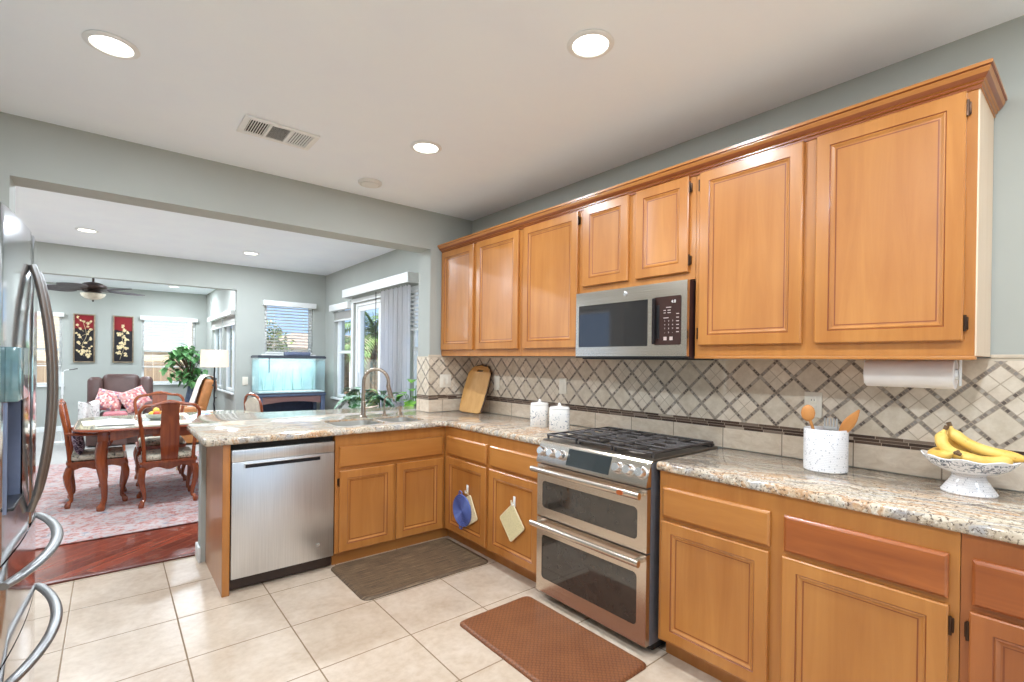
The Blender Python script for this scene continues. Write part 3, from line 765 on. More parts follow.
# slanted control panel
g = G(); pr = [(1.915, .792), (1.915, .806), (1.948, .902), (1.958, .912), (1.975, .913), (1.975, .792)]
A = [g.bm.verts.new((x, Y0+.001, z)) for x, z in pr]; B = [g.bm.verts.new((x, Y1-.001, z)) for x, z in pr]
for k in range(6): g._f([A[k], A[(k+1) % 6], B[(k+1) % 6], B[k]])
g._f(A); g._f(B[::-1]); cp = g.done('control_panel', m_steelY, t, sharp=20)
nrm = Vector((-.096, 0, .033)).normalized(); upv = Vector((.033, 0, .096)).normalized()
def onp(y, s_, out): # s_ along the slope 0..1
    return Vector((1.915+.033*s_, y, .806+.096*s_))+nrm*out
g = G(); V = [g.bm.verts.new(onp(y, s_, o_)) for o_ in (.0004, .0022) for y, s_ in ((1.572, .05), (1.864, .05), (1.864, .94), (1.572, .94))]
for f in ((3, 2, 1, 0), (4, 5, 6, 7), (0, 1, 5, 4), (1, 2, 6, 5), (2, 3, 7, 6), (3, 0, 4, 7)): g._f([V[i] for i in f])
g.done('display', m_display, cp)
Mk = Matrix.Rotation(math.atan2(.033, .096), 4, 'Y')
for y in (2.052, 1.976, 1.902, 1.514, 1.448, 1.376):
    c = onp(y, .50, .0); Rm = nrm.to_track_quat('Z', 'X').to_matrix().to_4x4()
    k = G().lathe([(.029, .0005), (.029, .005), (.0245, .007), (.023, .036), (.020, .040), (0, .040)], c, 20, M=Rm).done('knob', m_chrome, cp)
# cooktop and grates
g = G(); g.box(1.962, 2.565, Y0+.001, Y1-.001, .9055, .921, bev=.004); ct = g.done('cooktop', mt('cooktop_steel', (128, 118, 108), .3, .9, var=.05), t)
G().box(2.50, 2.565, Y0+.02, Y1-.02, .9215, .934, bev=.004).done('rear_vent', m_iron, ct)
for x, y, r_ in ((2.08, 1.50, .045), (2.38, 1.50, .038), (2.23, 1.72, .05), (2.08, 1.94, .042), (2.38, 1.94, .045)):
    b = G().lathe([(r_*1.25, .9215), (r_*1.2, .928), (r_*.95, .930), (r_*.95, .936)], (x, y, 0), 24).done('burner', mt('burner_ring', (150, 140, 130), .35, .8, var=.05), t)
    G().lathe([(r_*.9, .9365), (r_*.92, .943), (r_*.8, .947), (0, .947)], (x, y, 0), 24).done('burner_cap', m_iron, b)
gw = (Y1-Y0-.016)/3
for k in range(3):
    ya = Y0+.008+k*gw+.002; yb = ya+gw-.004; g = G(); zt = .944; h_ = .0055
    def bar(xa, ya_, xb, yb_, z0=zt): g.tube([(xa, ya_, z0), (xb, yb_, z0)], h_, 6, flat=(1, 1.25))
    for y in (ya+.007, yb-.007): bar(1.985, y, 2.535, y)
    for x in (1.985, 2.155, 2.26, 2.365, 2.535): bar(x, ya+.007, x, yb-.007)
    for x in (2.07, 2.21, 2.31, 2.45): bar(x, ya+.007, x, ya+.085); bar(x, yb-.085, x, yb-.007)
    bar(2.0, (ya+yb)/2, 2.10, (ya+yb)/2); bar(2.42, (ya+yb)/2, 2.53, (ya+yb)/2)
    for x in (1.99, 2.53):
        for y in (ya+.01, yb-.01): g.tube([(x, y, .9218), (x, y, zt)], .007, 6)
    g.done('grate', m_iron, t)

# ================================================================== MICROWAVE
def text_mesh(s_, size, M, name, m, parent, ext=.0004):
    cu = bpy.data.curves.new('txt', 'FONT'); cu.body = s_; cu.size = size; cu.extrude = ext; cu.align_x = 'CENTER'; cu.align_y = 'CENTER'
    tmp = bpy.data.objects.new('txt', cu); me = bpy.data.meshes.new_from_object(tmp); bpy.data.objects.remove(tmp)
    off = WORLD.get(parent.name, Vector())
    for v in me.vertices: v.co = (M @ v.co)-off
    me.name = name; me.materials.clear(); me.materials.append(m); o = bpy.data.objects.new(name, me); C.objects.link(o); o.parent = parent; WORLD[o.name] = off; return o
XM = 2.2275; M0, M1 = 1.338, 2.093
Myz = Matrix(((0, 0, 1, 0), (1, 0, 0, 0), (0, 1, 0, 0), (0, 0, 0, 1)))
t = thing('microwave', 'stainless over-the-range microwave with black keypad panel under the short cabinet', 'microwave', (2.41, 1.715, 1.39))
G().box(XM+.022, 2.6, M0, M1, 1.398, 1.795, bev=.004).done('body', mt('microwave_side', (74, 50, 50), .35, .5, var=.05), t)
g = G(); g.plate([[(M0, 1.408), (M1, 1.408), (M1, 1.792), (M0, 1.792)], rrect(1.570, 2.069, 1.462, 1.713, .004), rrect(1.371, 1.530, 1.466, 1.718, .008)], XM, XM+.0215, M=Myz)
fr = g.done('front_frame', m_steelY, t, sharp=30)
G().plate([rrect(1.571, 2.068, 1.463, 1.712, .004)], XM+.003, XM+.021, M=Myz).done('door_window', mt('microwave_glass', (34, 30, 30), .05, 0, var=.05, Specular_IOR_Level=1.0), t)
pn = G().plate([rrect(1.372, 1.529, 1.467, 1.717, .008)], XM-.004, XM+.021, M=Myz).done('keypad', mt('keypad_panel', (62, 42, 38), .12, 0, var=.05), t)
G().box(XM-.006, XM-.0045, 1.494, 1.513, 1.50, 1.676).done('handle_slot', m_black, pn)
G().plate([rrect(1.515, 1.532, 1.47, 1.712, .006)], XM-.018, XM-.0045, M=Myz).done('handle', mt('handle_dark', (58, 52, 52), .2, .6, var=.05), t)
m_key = mt('key_print', (196, 176, 168), .5, var=.02); XK = XM-.0046
Mt = lambda y, z: Matrix(((0, 0, -1, XK), (-1, 0, 0, y), (0, 1, 0, z), (0, 0, 0, 1)))
text_mesh('4:8', .022, Mt(1.412, 1.688), 'clock_digits', mt('clock_print', (235, 230, 225), .4, var=.01), pn)
kk = 0
for r_ in range(4):
    for c_ in range(3):
        ch = '123456789 0 '[kk]; kk += 1
        if ch == ' ': ch = '-'
        text_mesh(ch, .012, Mt(1.462-c_*.023, 1.590-r_*.020), 'key', m_key, pn)
for r_ in range(6): G().box(XK-.0006, XK, 1.380, 1.395, 1.530+r_*.0185, 1.534+r_*.0185).done('key', m_key, pn)
for y, z, w_ in ((1.463, 1.645, .014), (1.437, 1.645, .018), (1.463, 1.632, .012), (1.437, 1.632, .018), (1.440, 1.660, .03), (1.455, 1.606, .03)):
    G().box(XK-.0006, XK, y-w_/2, y+w_/2, z-.002, z+.002).done('key', m_key, pn)
G().box(XK-.0006, XK, 1.450, 1.468, 1.490, 1.508).done('key', m_key, pn); G().box(XK-.0006, XK, 1.415, 1.433, 1.490, 1.508).done('key', m_key, pn)
G().lathe([(.014, 0), (.014, -.002), (.012, -.003), (0, -.003)], (XM-.0005, 1.718, 1.755), 24, axis='X').done('round_emblem', m_chrome, t)
g = G(); g.box(XM+.03, 2.55, M0+.03, M1-.03, 1.390, 1.3975); g.done('underside_vent', m_black, t)
g = G(); g.box(XM+.002, XM+.022, M0, M1, 1.398, 1.4075, bev=.002); g.done('lower_lip', m_black, t)

# ================================================================== DISHWASHER
t = thing('dishwasher', 'stainless dishwasher under the peninsula beside the end panel', 'dishwasher', (.84, 3.5, 0))
D0, D1 = .545, 1.136
G().box(D0, D1, 3.235, 3.82, .085, .868).done('body', m_dark, t)
g = G(); g.box(D0, D1, 3.200, 3.2345, .085, .7635, bev=.004); dd = g.done('door', m_steelX, t)
g = G(); g.box(D0, D1, 3.203, 3.2345, .7645, .834, bev=.003); g.done('control_strip', m_steelX, t)
g = G(); g.box(.608, 1.047, 3.186, 3.1995, .748, .7535, bev=.001); g.box(.608, .613, 3.186, 3.1995, .728, .748); g.box(1.042, 1.047, 3.186, 3.1995, .728, .748); g.done('handle', m_steelX, dd)
G().box(.613, 1.042, 3.194, 3.1996, .726, .7475).done('handle_pocket', mt('pocket_dark', (46, 46, 50), .3, .6, var=.05), dd)
G().lathe([(.0125, -.0005), (.0125, -.003), (0, -.003)], (1.037, 3.200, .178), 20, axis='Y').done('badge', m_chrome, dd)
G().box(D0, D1, 3.245, 3.2665, .012, .084).done('kick_plate', mt('kick_brown', (52, 34, 24), .4, var=.1), t)
for x in (.6, 1.08): G().lathe([(.015, 0), (.015, .085)], (x, 3.5, 0), 10).done('foot', m_black, t)

# ================================================================== REFRIGERATOR
t = thing('refrigerator', 'stainless french door refrigerator with curved handles at the left edge', 'refrigerator', (-.60, 2.3, 0))
FY0, FY1, FC = 1.845, 2.755, 2.3
fx = lambda y: -.205-.028*((y-FC)/.455)**2
G().box(-.99, -.285, FY0+.004, FY1-.004, .03, 1.765, bev=.005).done('body', mt('fridge_side', (120, 120, 124), .4, .6, var=.03), t)
G().box(-.95, -.30, FY0+.03, FY1-.03, .0, .0295).done('kick_base', m_dark, t)
def fpanel(name, ya, yb, za, zb, hole=None, **k):
    g = G(); ys = sorted(set([ya+(yb-ya)*i/14 for i in range(15)]+([hole[0], hole[1]] if hole else []))); zs = sorted(set([za, zb]+([hole[2], hole[3]] if hole else [])))
    gr = {}
    def V(i, j, b):
        key = (i, j, b)
        if key not in gr:
            e = min(ys[i]-ya, yb-ys[i]); rnd = .012*max(0, 1-e/.02)**2
            gr[key] = g.bm.verts.new(((-.281 if b else fx(ys[i])-rnd), ys[i], zs[j]))
        return gr[key]
    nI, nJ = len(ys)-1, len(zs)-1
    inh = lambda i, j: hole and ys[i] >= hole[0]-1e-6 and ys[i+1] <= hole[1]+1e-6 and zs[j] >= hole[2]-1e-6 and zs[j+1] <= hole[3]+1e-6
    for i in range(nI):
        for j in range(nJ):
            if inh(i, j): continue
            g._f([V(i, j, 0), V(i+1, j, 0), V(i+1, j+1, 0), V(i, j+1, 0)]); g._f([V(i, j, 1), V(i, j+1, 1), V(i+1, j+1, 1), V(i+1, j, 1)])
    for i in range(nI):
        for j in (0, nJ): g._f([V(i, j, 0), V(i+1, j, 0), V(i+1, j, 1), V(i, j, 1)])
    for j in range(nJ):
        for i in (0, nI): g._f([V(i, j, 0), V(i, j+1, 0), V(i, j+1, 1), V(i, j, 1)])
    return g.done(name, m_steelF, t, sharp=35, **k)
dN = fpanel('door', FY0, FC-.003, .80, 1.78, hole=(1.93, 2.13, .93, 1.24)); dF = fpanel('door', FC+.003, FY1, .80, 1.78)
r1 = fpanel('drawer', FY0, FY1, .52, .793); r2 = fpanel('drawer', FY0, FY1, .07, .513)
g = G(); g.box(-.278, -.274, 1.93, 2.13, .93, 1.24); g.box(-.274, fx(2.0)-.002, 1.93, 1.934, .93, 1.24); g.box(-.274, fx(2.12)-.003, 2.126, 2.13, .93, 1.24); g.box(-.274, fx(1.93)-.002, 1.934, 2.126, .93, .936); g.done('dispenser_recess', mt('recess_gray', (120, 128, 150), .3, .5, var=.04), dN)
g = G(); g.box(fx(1.92), fx(2.12)+.012, 1.925, 2.135, 1.242, 1.395, bev=.003); g.done('dispenser_panel', mt('dispenser_glass', (96, 126, 128), .08, 0, var=.1, Specular_IOR_Level=.9), dN)
g = G(); g.box(-.27, fx(2.0)+.012, 1.935, 2.125, .9365, .945, bev=.002); g.done('drip_tray', m_black, dN)
def vhandle(par, y):
    pts = []; n = 22
    for i in range(n+1):
        s_ = i/n; pts.append((fx(y)+.006+.047*math.sin(PI*s_)**.75, y, .862+.805*s_))
    G().tube(pts, .0165, 12, flat=(.62, 1.0), up=(0, 1, 0)).done('handle', m_steelH, par)
vhandle(dN, 2.235); vhandle(dF, 2.40)
def hhandle(par, z):
    pts = []; n = 24
    for i in range(n+1):
        s_ = i/n; y = 1.90+.78*s_; pts.append((fx(y)+.004+.062*math.sin(PI*s_)**.75, y, z))
    G().tube(pts, .0165, 12, flat=(1.0, .62), up=(0, 0, 1)).done('handle', m_steelH, par)
hhandle(r1, .742); hhandle(r2, .462)

# ================================================================== THINGS IN THE KITCHEN
# wall plates
def plate_right(y, z, label, kind):
    t = thing('wall_outlet' if kind != 'switch' else 'light_switch', label, 'outlet' if kind != 'switch' else 'switch', (XW-.009, y, z-.06)); x = XW-.0085
    G().box(x-.006, x, y-.038, y+.038, z-.06, z+.06, bev=.002).done('cover_plate', m_plate, t)
    if kind == 'outlet':
        for dz in (-.022, .022):
            g = G().box(x-.0085, x-.0062, y-.017, y+.017, z+dz-.015, z+dz+.015, bev=.002); s_ = g.done('socket', m_plate, t)
            for dy in (-.006, .006): G().box(x-.0090, x-.0086, y+dy-.001, y+dy+.001, z+dz-.004, z+dz+.005).done('slot', m_dark, s_)
    else:
        G().box(x-.0095, x-.0062, y-.016, y+.016, z-.033, z+.033, bev=.002).done('rocker', m_plate, t)
plate_right(.892, 1.182, 'cream outlet plate on the tile just above the white crock', 'outlet')
plate_right(3.368, 1.18, 'small cream switch plate on the tile between cutting board and canisters', 'switch')
plate_right(2.566, 1.192, 'cream switch plate on the tile above the two white canisters', 'switch')
t = thing('light_switch', 'double cream switch plate on the tile left of the cutting board', 'switch', (2.33, 3.78, 1.127)); y = YO-.0085
G().box(2.272, 2.388, y-.006, y, 1.127, 1.245, bev=.002).done('cover_plate', m_plate, t)
for x in (2.306, 2.354): G().box(x-.016, x+.016, y-.0095, y-.0062, 1.153, 1.219, bev=.002).done('rocker', m_plate, t)
# paper towel
t = thing('paper_towel_roll', 'white paper towel roll mounted under the big wall cabinet', 'paper towels', (2.45, .50, 1.345))
G().tube([(2.45, .362, 1.343), (2.45, .638, 1.343)], .056, 28).done('roll', mt('paper_white', (240, 234, 230), .85, var=.01, bump=.0005), t)
G().tube([(2.45, .352, 1.343), (2.45, .3615, 1.343)], .02, 16).done('core_end', m_white, t)
for y in (.348, .645): G().box(2.436, 2.464, y-.002, y+.002, 1.30, 1.4095, bev=.001).done('bracket', m_white, t)
# utensil crock
def hexmat():
    s = N('hex_tile_ceramic'); sp_ = s.sep(s.co()); K = .0085
    x = s.ma('DIVIDE', s.ma('MULTIPLY', s.ma('ARCTAN2', sp_[1], sp_[0]), .083), K); y = s.ma('DIVIDE', sp_[2], K)
    def cell(ox, oy):
        xs = s.ma('ADD', s.ma('ADD', x, ox), 200); ys = s.ma('DIVIDE', s.ma('ADD', s.ma('ADD', y, oy), 346.41), 1.7320508)
        dx = s.ma('SUBTRACT', s.ma('FRACT', xs), .5); dy = s.ma('MULTIPLY', s.ma('SUBTRACT', s.ma('FRACT', ys), .5), 1.7320508)
        return s.ma('SQRT', s.ma('ADD', s.ma('MULTIPLY', dx, dx), s.ma('MULTIPLY', dy, dy))), s.white(s.comb(s.ma('FLOOR', xs), s.ma('FLOOR', ys), ox+1))
    d1, r1_ = cell(0, 0); d2, r2_ = cell(.5, .8660254)
    line = s.ma('LESS_THAN', s.ma('ABSOLUTE', s.ma('SUBTRACT', d1, d2)), .10)
    dot = s.ma('MAXIMUM', s.ma('MULTIPLY', s.ma('LESS_THAN', d1, .22), s.ma('GREATER_THAN', r1_, .88)), s.ma('MULTIPLY', s.ma('LESS_THAN', d2, .22), s.ma('GREATER_THAN', r2_, .88)))
    c = s.mix(line, (240, 236, 234), (208, 203, 202)); c = s.mix(dot, c, (140, 138, 146))
    s.set(Base_Color=c, Roughness=.18); s.bump(s.ma('SUBTRACT', 1, line), .0005, .4); return s.m
cx, cy = 2.415, .778
t = thing('utensil_crock', 'white hexagon patterned ceramic crock holding the wooden spoons', 'crock', (cx, cy, .9137))
G().lathe([(.078, .9137), (.083, .918), (.0835, .99), (.083, 1.092), (.081, 1.096), (.077, 1.092), (.076, .93), (0, .928)], (cx, cy, 0), 40).done('vessel', hexmat(), t)
def spoonpts(a, b, n=10): a, b = Vector(a), Vector(b); return [a.lerp(b, i/n) for i in range(n+1)]
t = thing('wooden_spoon', 'round headed wooden spoon standing upright in the white crock', 'spoon', (cx-.01, cy+.01, .935))
P = spoonpts((cx-.005, cy-.005, .935), (cx-.055, cy+.045, 1.135)); G().tube(P, .0065, 8).done('handle', m_spoon, t)
G().blob((cx-.060, cy+.050, 1.162), 1, 3, sx=(.010, .027, .036), M=Matrix.Rotation(R(22), 4, 'Z')).done('head', m_spoon, t)
t = thing('wooden_spatula', 'pointed wooden spatula leaning to the right in the white crock', 'spatula', (cx, cy, .935))
g = G(); P = spoonpts((cx+.0, cy+.03, .935), (cx-.012, cy-.112, 1.165)); g.tube(P[:7], .007, 8); h1 = g.done('handle', m_spoon, t)
g = G(); W_ = [.007, .014, .020, .022, .019, .012, .003]
dv = (P[-1]-P[0]).normalized(); sdv = Vector((.62, -.2, 0)).cross(dv).normalized(); Q = [P[6]-dv*.01+dv*(.145*i/6) for i in range(7)]
g.tube(Q, W_, 12, flat=(1.0, .22), up=tuple(dv.cross(Vector((-.9, -.3, 0))).cross(dv))); g.done('blade', m_spoon, t)
t = thing('slotted_turner', 'grey slotted turner with short tines between the two wooden spoons', 'utensil', (cx, cy, .935)); m_gr = mt('gray_nylon', (170, 166, 160), .5, var=.03)
G().tube([(cx+.03, cy+.0, .935), (cx+.02, cy-.012, 1.09)], .005, 8).done('handle', m_gr, t)
g = G().box(-.030, .030, -.003, .003, 0, .016, bev=.002, M=Matrix.Translation((cx+.018, cy-.013, 1.088)) @ Matrix.Rotation(R(80), 4, 'Z'))
for k in range(5): g.box(-.028+k*.0125, -.022+k*.0125, -.002, .002, .014, .052, M=Matrix.Translation((cx+.018, cy-.013, 1.088)) @ Matrix.Rotation(R(80), 4, 'Z'))
g.done('head', m_gr, t)
# fruit bowl and bananas
bx, by = 2.425, .318
def bowlmat():
    s = N('patterned_bowl'); z = s.sep(s.co())[2]
    f = s.noise(s.map((1, 1, 1.4)), 42, 4, .6, 2.5)
    on = s.ma('MULTIPLY', s.ma('GREATER_THAN', z, .088), s.ma('LESS_THAN', z, .124))
    c = s.mix(s.ma('MULTIPLY', on, s.ramp(f, [(.50, 0.), (.56, 1.)])), (242, 240, 240), (128, 134, 144)); s.set(Base_Color=c, Roughness=.12); return s.m
t = thing('pedestal_bowl', 'white footed bowl with grey floral band holding the bananas', 'bowl', (bx, by, .9137))
foot = G().lathe([(.078, .9137), (.079, .918), (.070, .932), (.052, .962), (.046, .975), (.052, .985)], (bx, by, 0), 36).done('foot', hexmat(), t)
n = 64; g = G(); L = []
for r_, z, wv in ((.045, .984, 0), (.078, .992, 0), (.108, 1.010, 0), (.126, 1.030, .4), (.134, 1.044, 1), (.130, 1.046, 1), (.118, 1.030, .3), (.08, 1.006, 0), (.0, 1.0, 0)):
    L.append([g.bm.verts.new((bx+r_*(1+.03*wv*math.cos(8*k*2*PI/n))*math.cos(k*2*PI/n), by+r_*(1+.03*wv*math.cos(8*k*2*PI/n))*math.sin(k*2*PI/n), z+.004*wv*math.cos(8*k*2*PI/n))) for k in range(n)])
for A, B in zip(L, L[1:]):
    for k in range(n): g._f([A[k], A[(k+1) % n], B[(k+1) % n], B[k]])
bmesh.ops.remove_doubles(g.bm, verts=L[-1], dist=1e-5); g.done('bowl', bowlmat(), t)
def banmat():
    s = N('banana_skin'); f = s.noise(s.co(), 14, 4, .6); f2 = s.noise(s.map((1, 1, 1), loc=(4, 2, 1)), 60, 3)
    c = s.ramp(f, [(.3, (236, 180, 74)), (.6, (244, 206, 112)), (.8, (228, 196, 120))]); c = s.mix(s.ramp(f2, [(.66, 0.), (.74, .6)]), c, (160, 100, 50)); s.set(Base_Color=c, Roughness=.45); return s.m
m_ban = banmat(); m_stem = mt('banana_stem', (112, 84, 56), .7, var=.15)
def banana(pts, label, r_=.019):
    P = spline(pts, 6); n = len(P)-1; rr = []
    for i in range(n+1):
        q = i/n; rr.append(r_*(.30 if q < .06 else min(1, .35+(q-.06)*4.2)) * (1 if q < .78 else max(.16, 1-((q-.78)/.22)**2*.85)))
    t = thing('banana', label, 'banana', P[n//2], group='bananas in the bowl'); G().tube(P, rr, 10).done('peel', m_ban, t, sharp=50)
    G().tube([P[0]+(P[0]-P[1]).normalized()*.016, P[0]+(P[0]-P[1]).normalized()*.001], [.008, .0066], 8).done('stem', m_stem, t)
    G().tube([P[-1]-(P[-1]-P[-2])*.2, P[-1]+(P[-1]-P[-2]).normalized()*.006], [.0038, .003], 8).done('tip', m_stem, t)
banana([(2.435, .372, 1.148), (2.43, .360, 1.122), (2.425, .325, 1.092), (2.42, .275, 1.072), (2.415, .215, 1.062), (2.41, .165, 1.058)], 'long top banana arching over the right rim of the bowl', .0200)
banana([(2.452, .378, 1.138), (2.455, .380, 1.115), (2.46, .365, 1.085), (2.462, .33, 1.062), (2.462, .28, 1.052), (2.46, .23, 1.050)], 'banana behind the top banana, its stem standing highest')
banana([(2.412, .384, 1.136), (2.405, .392, 1.112), (2.39, .385, 1.082), (2.375, .355, 1.058), (2.37, .31, 1.046), (2.372, .262, 1.044)], 'banana hanging down the near side of the bunch', .0195)
banana([(2.335, .345, 1.062), (2.345, .368, 1.050), (2.37, .400, 1.044), (2.41, .415, 1.042), (2.45, .408, 1.046), (2.475, .388, 1.052)], 'orange yellow banana curled along the left rim of the bowl')
banana([(2.325, .325, 1.060), (2.33, .31, 1.052), (2.345, .28, 1.044), (2.37, .245, 1.042), (2.40, .222, 1.046), (2.43, .21, 1.050)], 'low banana lying along the front rim of the bowl')
# canisters
def floral(name):
    s = N(name); v = s.sep(s.co()); f = s.noise(s.map((1, 1, 1)), 46, 3, .55, 2.2); z = v[2]
    on = s.ma('MULTIPLY', s.ma('GREATER_THAN', z, .018), s.ma('LESS_THAN', z, .115))
    c = s.mix(s.ma('MULTIPLY', on, s.ramp(f, [(.585, 0.), (.615, .95)])), (240, 234, 226), (96, 110, 132)); s.set(Base_Color=c, Roughness=.15); return s.m
m_floral = floral('canister_floral'); m_ceram = mt('white_ceramic', (240, 234, 226), .15, var=.01)
def canister(x, y, w_, h_, label):
    t = thing('canister', label, 'canister', (x, y, .9137), R(45)); z = .0
    g = G(); L = []
    for s_, zz in ((.94, 0), (1, .006), (1, h_-.008), (.96, h_), (.5, h_)):
        L.append([g.bm.verts.new((px*s_, py*s_, zz)) for px, py in rrect(-w_/2, w_/2, -w_/2, w_/2, w_*.22, 4)])
    n = len(L[0])
    for A, B in zip(L, L[1:]):
        for k in range(n): g._f([A[k], A[(k+1) % n], B[(k+1) % n], B[k]])
    g._f(L[0][::-1]); g._f(L[-1]); g.done('jar', m_floral, t, local=True)
    g = G(); L = []
    for s_, zz in ((.97, h_+.001), (.98, h_+.008), (.90, h_+.015), (.30, h_+.021), (.14, h_+.026)):
        L.append([g.bm.verts.new((px*s_, py*s_, zz)) for px, py in rrect(-w_/2, w_/2, -w_/2, w_/2, w_*.22, 4)])
    for A, B in zip(L, L[1:]):
        for k in range(n): g._f([A[k], A[(k+1) % n], B[(k+1) % n], B[k]])
    g._f(L[0][::-1]); g._f(L[-1]); ld = g.done('lid', m_ceram, t, local=True); G().blob((0, 0, h_+.032), .011, 2).done('lid_knob', m_ceram, ld, local=True)
canister(2.36, 2.560, .128, .150, 'taller looking white canister with blue sprigs, left of the pair')
canister(2.335, 2.335, .136, .140, 'wider white canister with blue sprigs, right of the pair by the range')
# cutting board leaning in the corner
t = thing('cutting_board', 'oblong wooden cutting board with dark handle edge leaning in the counter corner', 'cutting board', (2.43, 3.55, .914))
o_ = Vector((2.402, 3.665, .9215)); ux = (Vector((2.452, 3.425, .9145))-o_).normalized(); uz = (Vector((2.535, 3.735, 1.335))-o_); uz = (uz-ux*uz.dot(ux)).normalized(); un = ux.cross(uz)
Mb = Matrix(((ux.x, uz.x, un.x, o_.x), (ux.y, uz.y, un.y, o_.y), (ux.z, uz.z, un.z, o_.z), (0, 0, 0, 1)))
bw, bh = .268, .43
out = [(.035, 0), (bw-.04, 0), (bw-.015, .012), (bw-.004, .06), (bw+.006, .2), (bw, .36), (bw-.03, .405), (bw-.06, .425), (bw*.5, .435), (.06, .425), (.03, .405), (0, .36), (-.006, .2), (.002, .06), (.010, .012)]
G().plate([out, rrect(bw*.5-.035, bw*.5+.035, .375, .395, .008)], -.009, .009, M=Mb).done('board', m_board, t, sharp=30)
G().tube([Mb @ Vector((bw-.004, .02, 0)), Mb @ Vector((bw+.004, .2, 0)), Mb @ Vector((bw-.004, .36, 0)), Mb @ Vector((bw-.055, .427, 0))], .0098, 8).done('bark_edge', mt('dark_bark', (70, 48, 34), .7, var=.2), t)
G().tube([Mb @ Vector((bw*.5-.06, .425, 0)), Mb @ Vector((bw*.5, .437, 0)), Mb @ Vector((bw*.5+.06, .425, 0))], .0098, 8).done('bark_edge', MATS['dark_bark'], t)
# hooks, trivet, pot holders
XD = 1.985-.0105
def hook(y, z, label):
    t = thing('adhesive_hook', label, 'hook', (XD, y, z-.03))
    G().box(XD-.0055, XD-.0003, y-.010, y+.010, z-.032, z+.034, bev=.002).done('backplate', m_white, t)
    G().tube(spline([(XD-.006, y, z-.012), (XD-.016, y, z-.022), (XD-.022, y, z-.014), (XD-.022, y, z-.002)], 4), .0035, 8).done('prong', m_white, t)
hook(2.885, .452, 'white stick-on hook holding the blue trivet'); hook(2.362, .486, 'white stick-on hook holding the diamond pot holder')
m_blue = mt('blue_silicone', (86, 102, 166), .45, var=.05)
t = thing('silicone_trivet', 'round blue silicone trivet hanging on the left cabinet door', 'trivet', (XD-.02, 2.93, .20))
g = G(); pf = []
for i in range(9): pf += [(.012+i*.0115, .0), (.0155+i*.0115, .0040), (.0175+i*.0115, .0040), (.0215+i*.0115, 0)]
g.lathe([(.0001, -.024)]+[(r_, -.024-h_) for r_, h_ in pf]+[(.114, -.022), (.114, -.018), (.0001, -.018)], (XD, 2.925, .298), 48, axis='X'); g.done('disc', m_blue, t, sharp=30)
for dy, zz, sg in ((.02, .414, 1), (.012, .182, -1)):
    G().tube(spline([(XD-.021, 2.925+dy-.02, zz-.008*sg), (XD-.021, 2.925+dy-.012, zz+.016*sg), (XD-.021, 2.925+dy+.012, zz+.016*sg), (XD-.021, 2.925+dy+.02, zz-.008*sg)], 4), .004, 8).done('loop', m_blue, t)
def potholder(y, z, h_, label, col, xo=.006, rot=0):
    t = thing('pot_holder', label, 'pot holder', (XD-xo, y, z-h_)); m = N('quilt_'+label[:12]); f = m.voro(m.map((1, 1, 1)), 120); m.set(Base_Color=m.ramp(f, [(.1, tuple(c*.86 for c in col)), (.5, col)]), Roughness=.9); m.bump(f, .001, .5)
    g = G(); hh = h_/math.sqrt(2); Mx = Matrix.Translation((XD-xo, y, z)) @ Matrix.Rotation(R(45+rot), 4, 'X') @ Myz
    g.plate([rrect(-hh, hh, -hh, hh, .012)], -.004, .004, M=Mx); g.done('pad', m.m, t, sharp=30)
    g = G(); g.tube([Mx @ Vector((a, b, 0)) for a, b in rrect(-hh, hh, -hh, hh, .012)], .005, 6, closed=True); g.done('binding', mt('binding_cream', (232, 214, 172), .85, var=.03), t)
    g = G(); g.tube(spline([(XD-xo, y-.006, z+h_-.006), (XD-xo-.006, y-.004, z+h_+.02), (XD-xo-.006, y+.006, z+h_+.02), (XD-xo, y+.008, z+h_-.006)], 4), .0028, 6); g.done('loop', MATS['binding_cream'], t)
potholder(2.868, .305, .122, 'cream pot holder mostly hidden behind the blue trivet', (236, 214, 176), .010, 14)
potholder(2.373, .352, .120, 'cream diamond shaped pot holder hanging left of the range', (224, 208, 160), .012, 3)
# mats
def floormat(poly, h_, name, label, m, cat='mat'):
    g = G(); L = []; cx = sum(p[0] for p in poly)/len(poly); cy = sum(p[1] for p in poly)/len(poly)
    for s_, z in ((0, .0005), (.0, h_*.4), (.012, h_), (.02, h_)): L.append([g.bm.verts.new((x-math.copysign(min(abs(x-cx), s_), x-cx), y-math.copysign(min(abs(y-cy), s_), y-cy), z)) for x, y in poly])
    n = len(poly)
    for A, B in zip(L, L[1:]):
        for k in range(n): g._f([A[k], A[(k+1) % n], B[(k+1) % n], B[k]])
    g._f(L[0][::-1]); g._f(L[-1]); return g.done(name, m, sharp=60, label=label, cat=cat)
def bambmat():
    s = N('brown_woven_mat'); f = s.noise(s.map((6, 160, 1), src=s.geo()), 1, 4, .7); g2 = s.noise(s.map((60, 6, 1), src=s.geo()), 1, 2)
    c = s.ramp(f, [(.3, (50, 38, 28)), (.5, (96, 76, 56)), (.7, (164, 138, 106))]); c = s.mix(.12, c, s.ramp(g2, [(.3, (60, 46, 34)), (.7, (130, 106, 78))]))
    s.set(Base_Color=c, Roughness=.6); s.bump(f, .001, .5); return s.m
floormat(rrect(1.115, 2.012, 2.648, 3.225, .05), .014, 'floor_mat', 'dark brown woven kitchen mat on the tiles in front of the sink cabinet', bambmat())
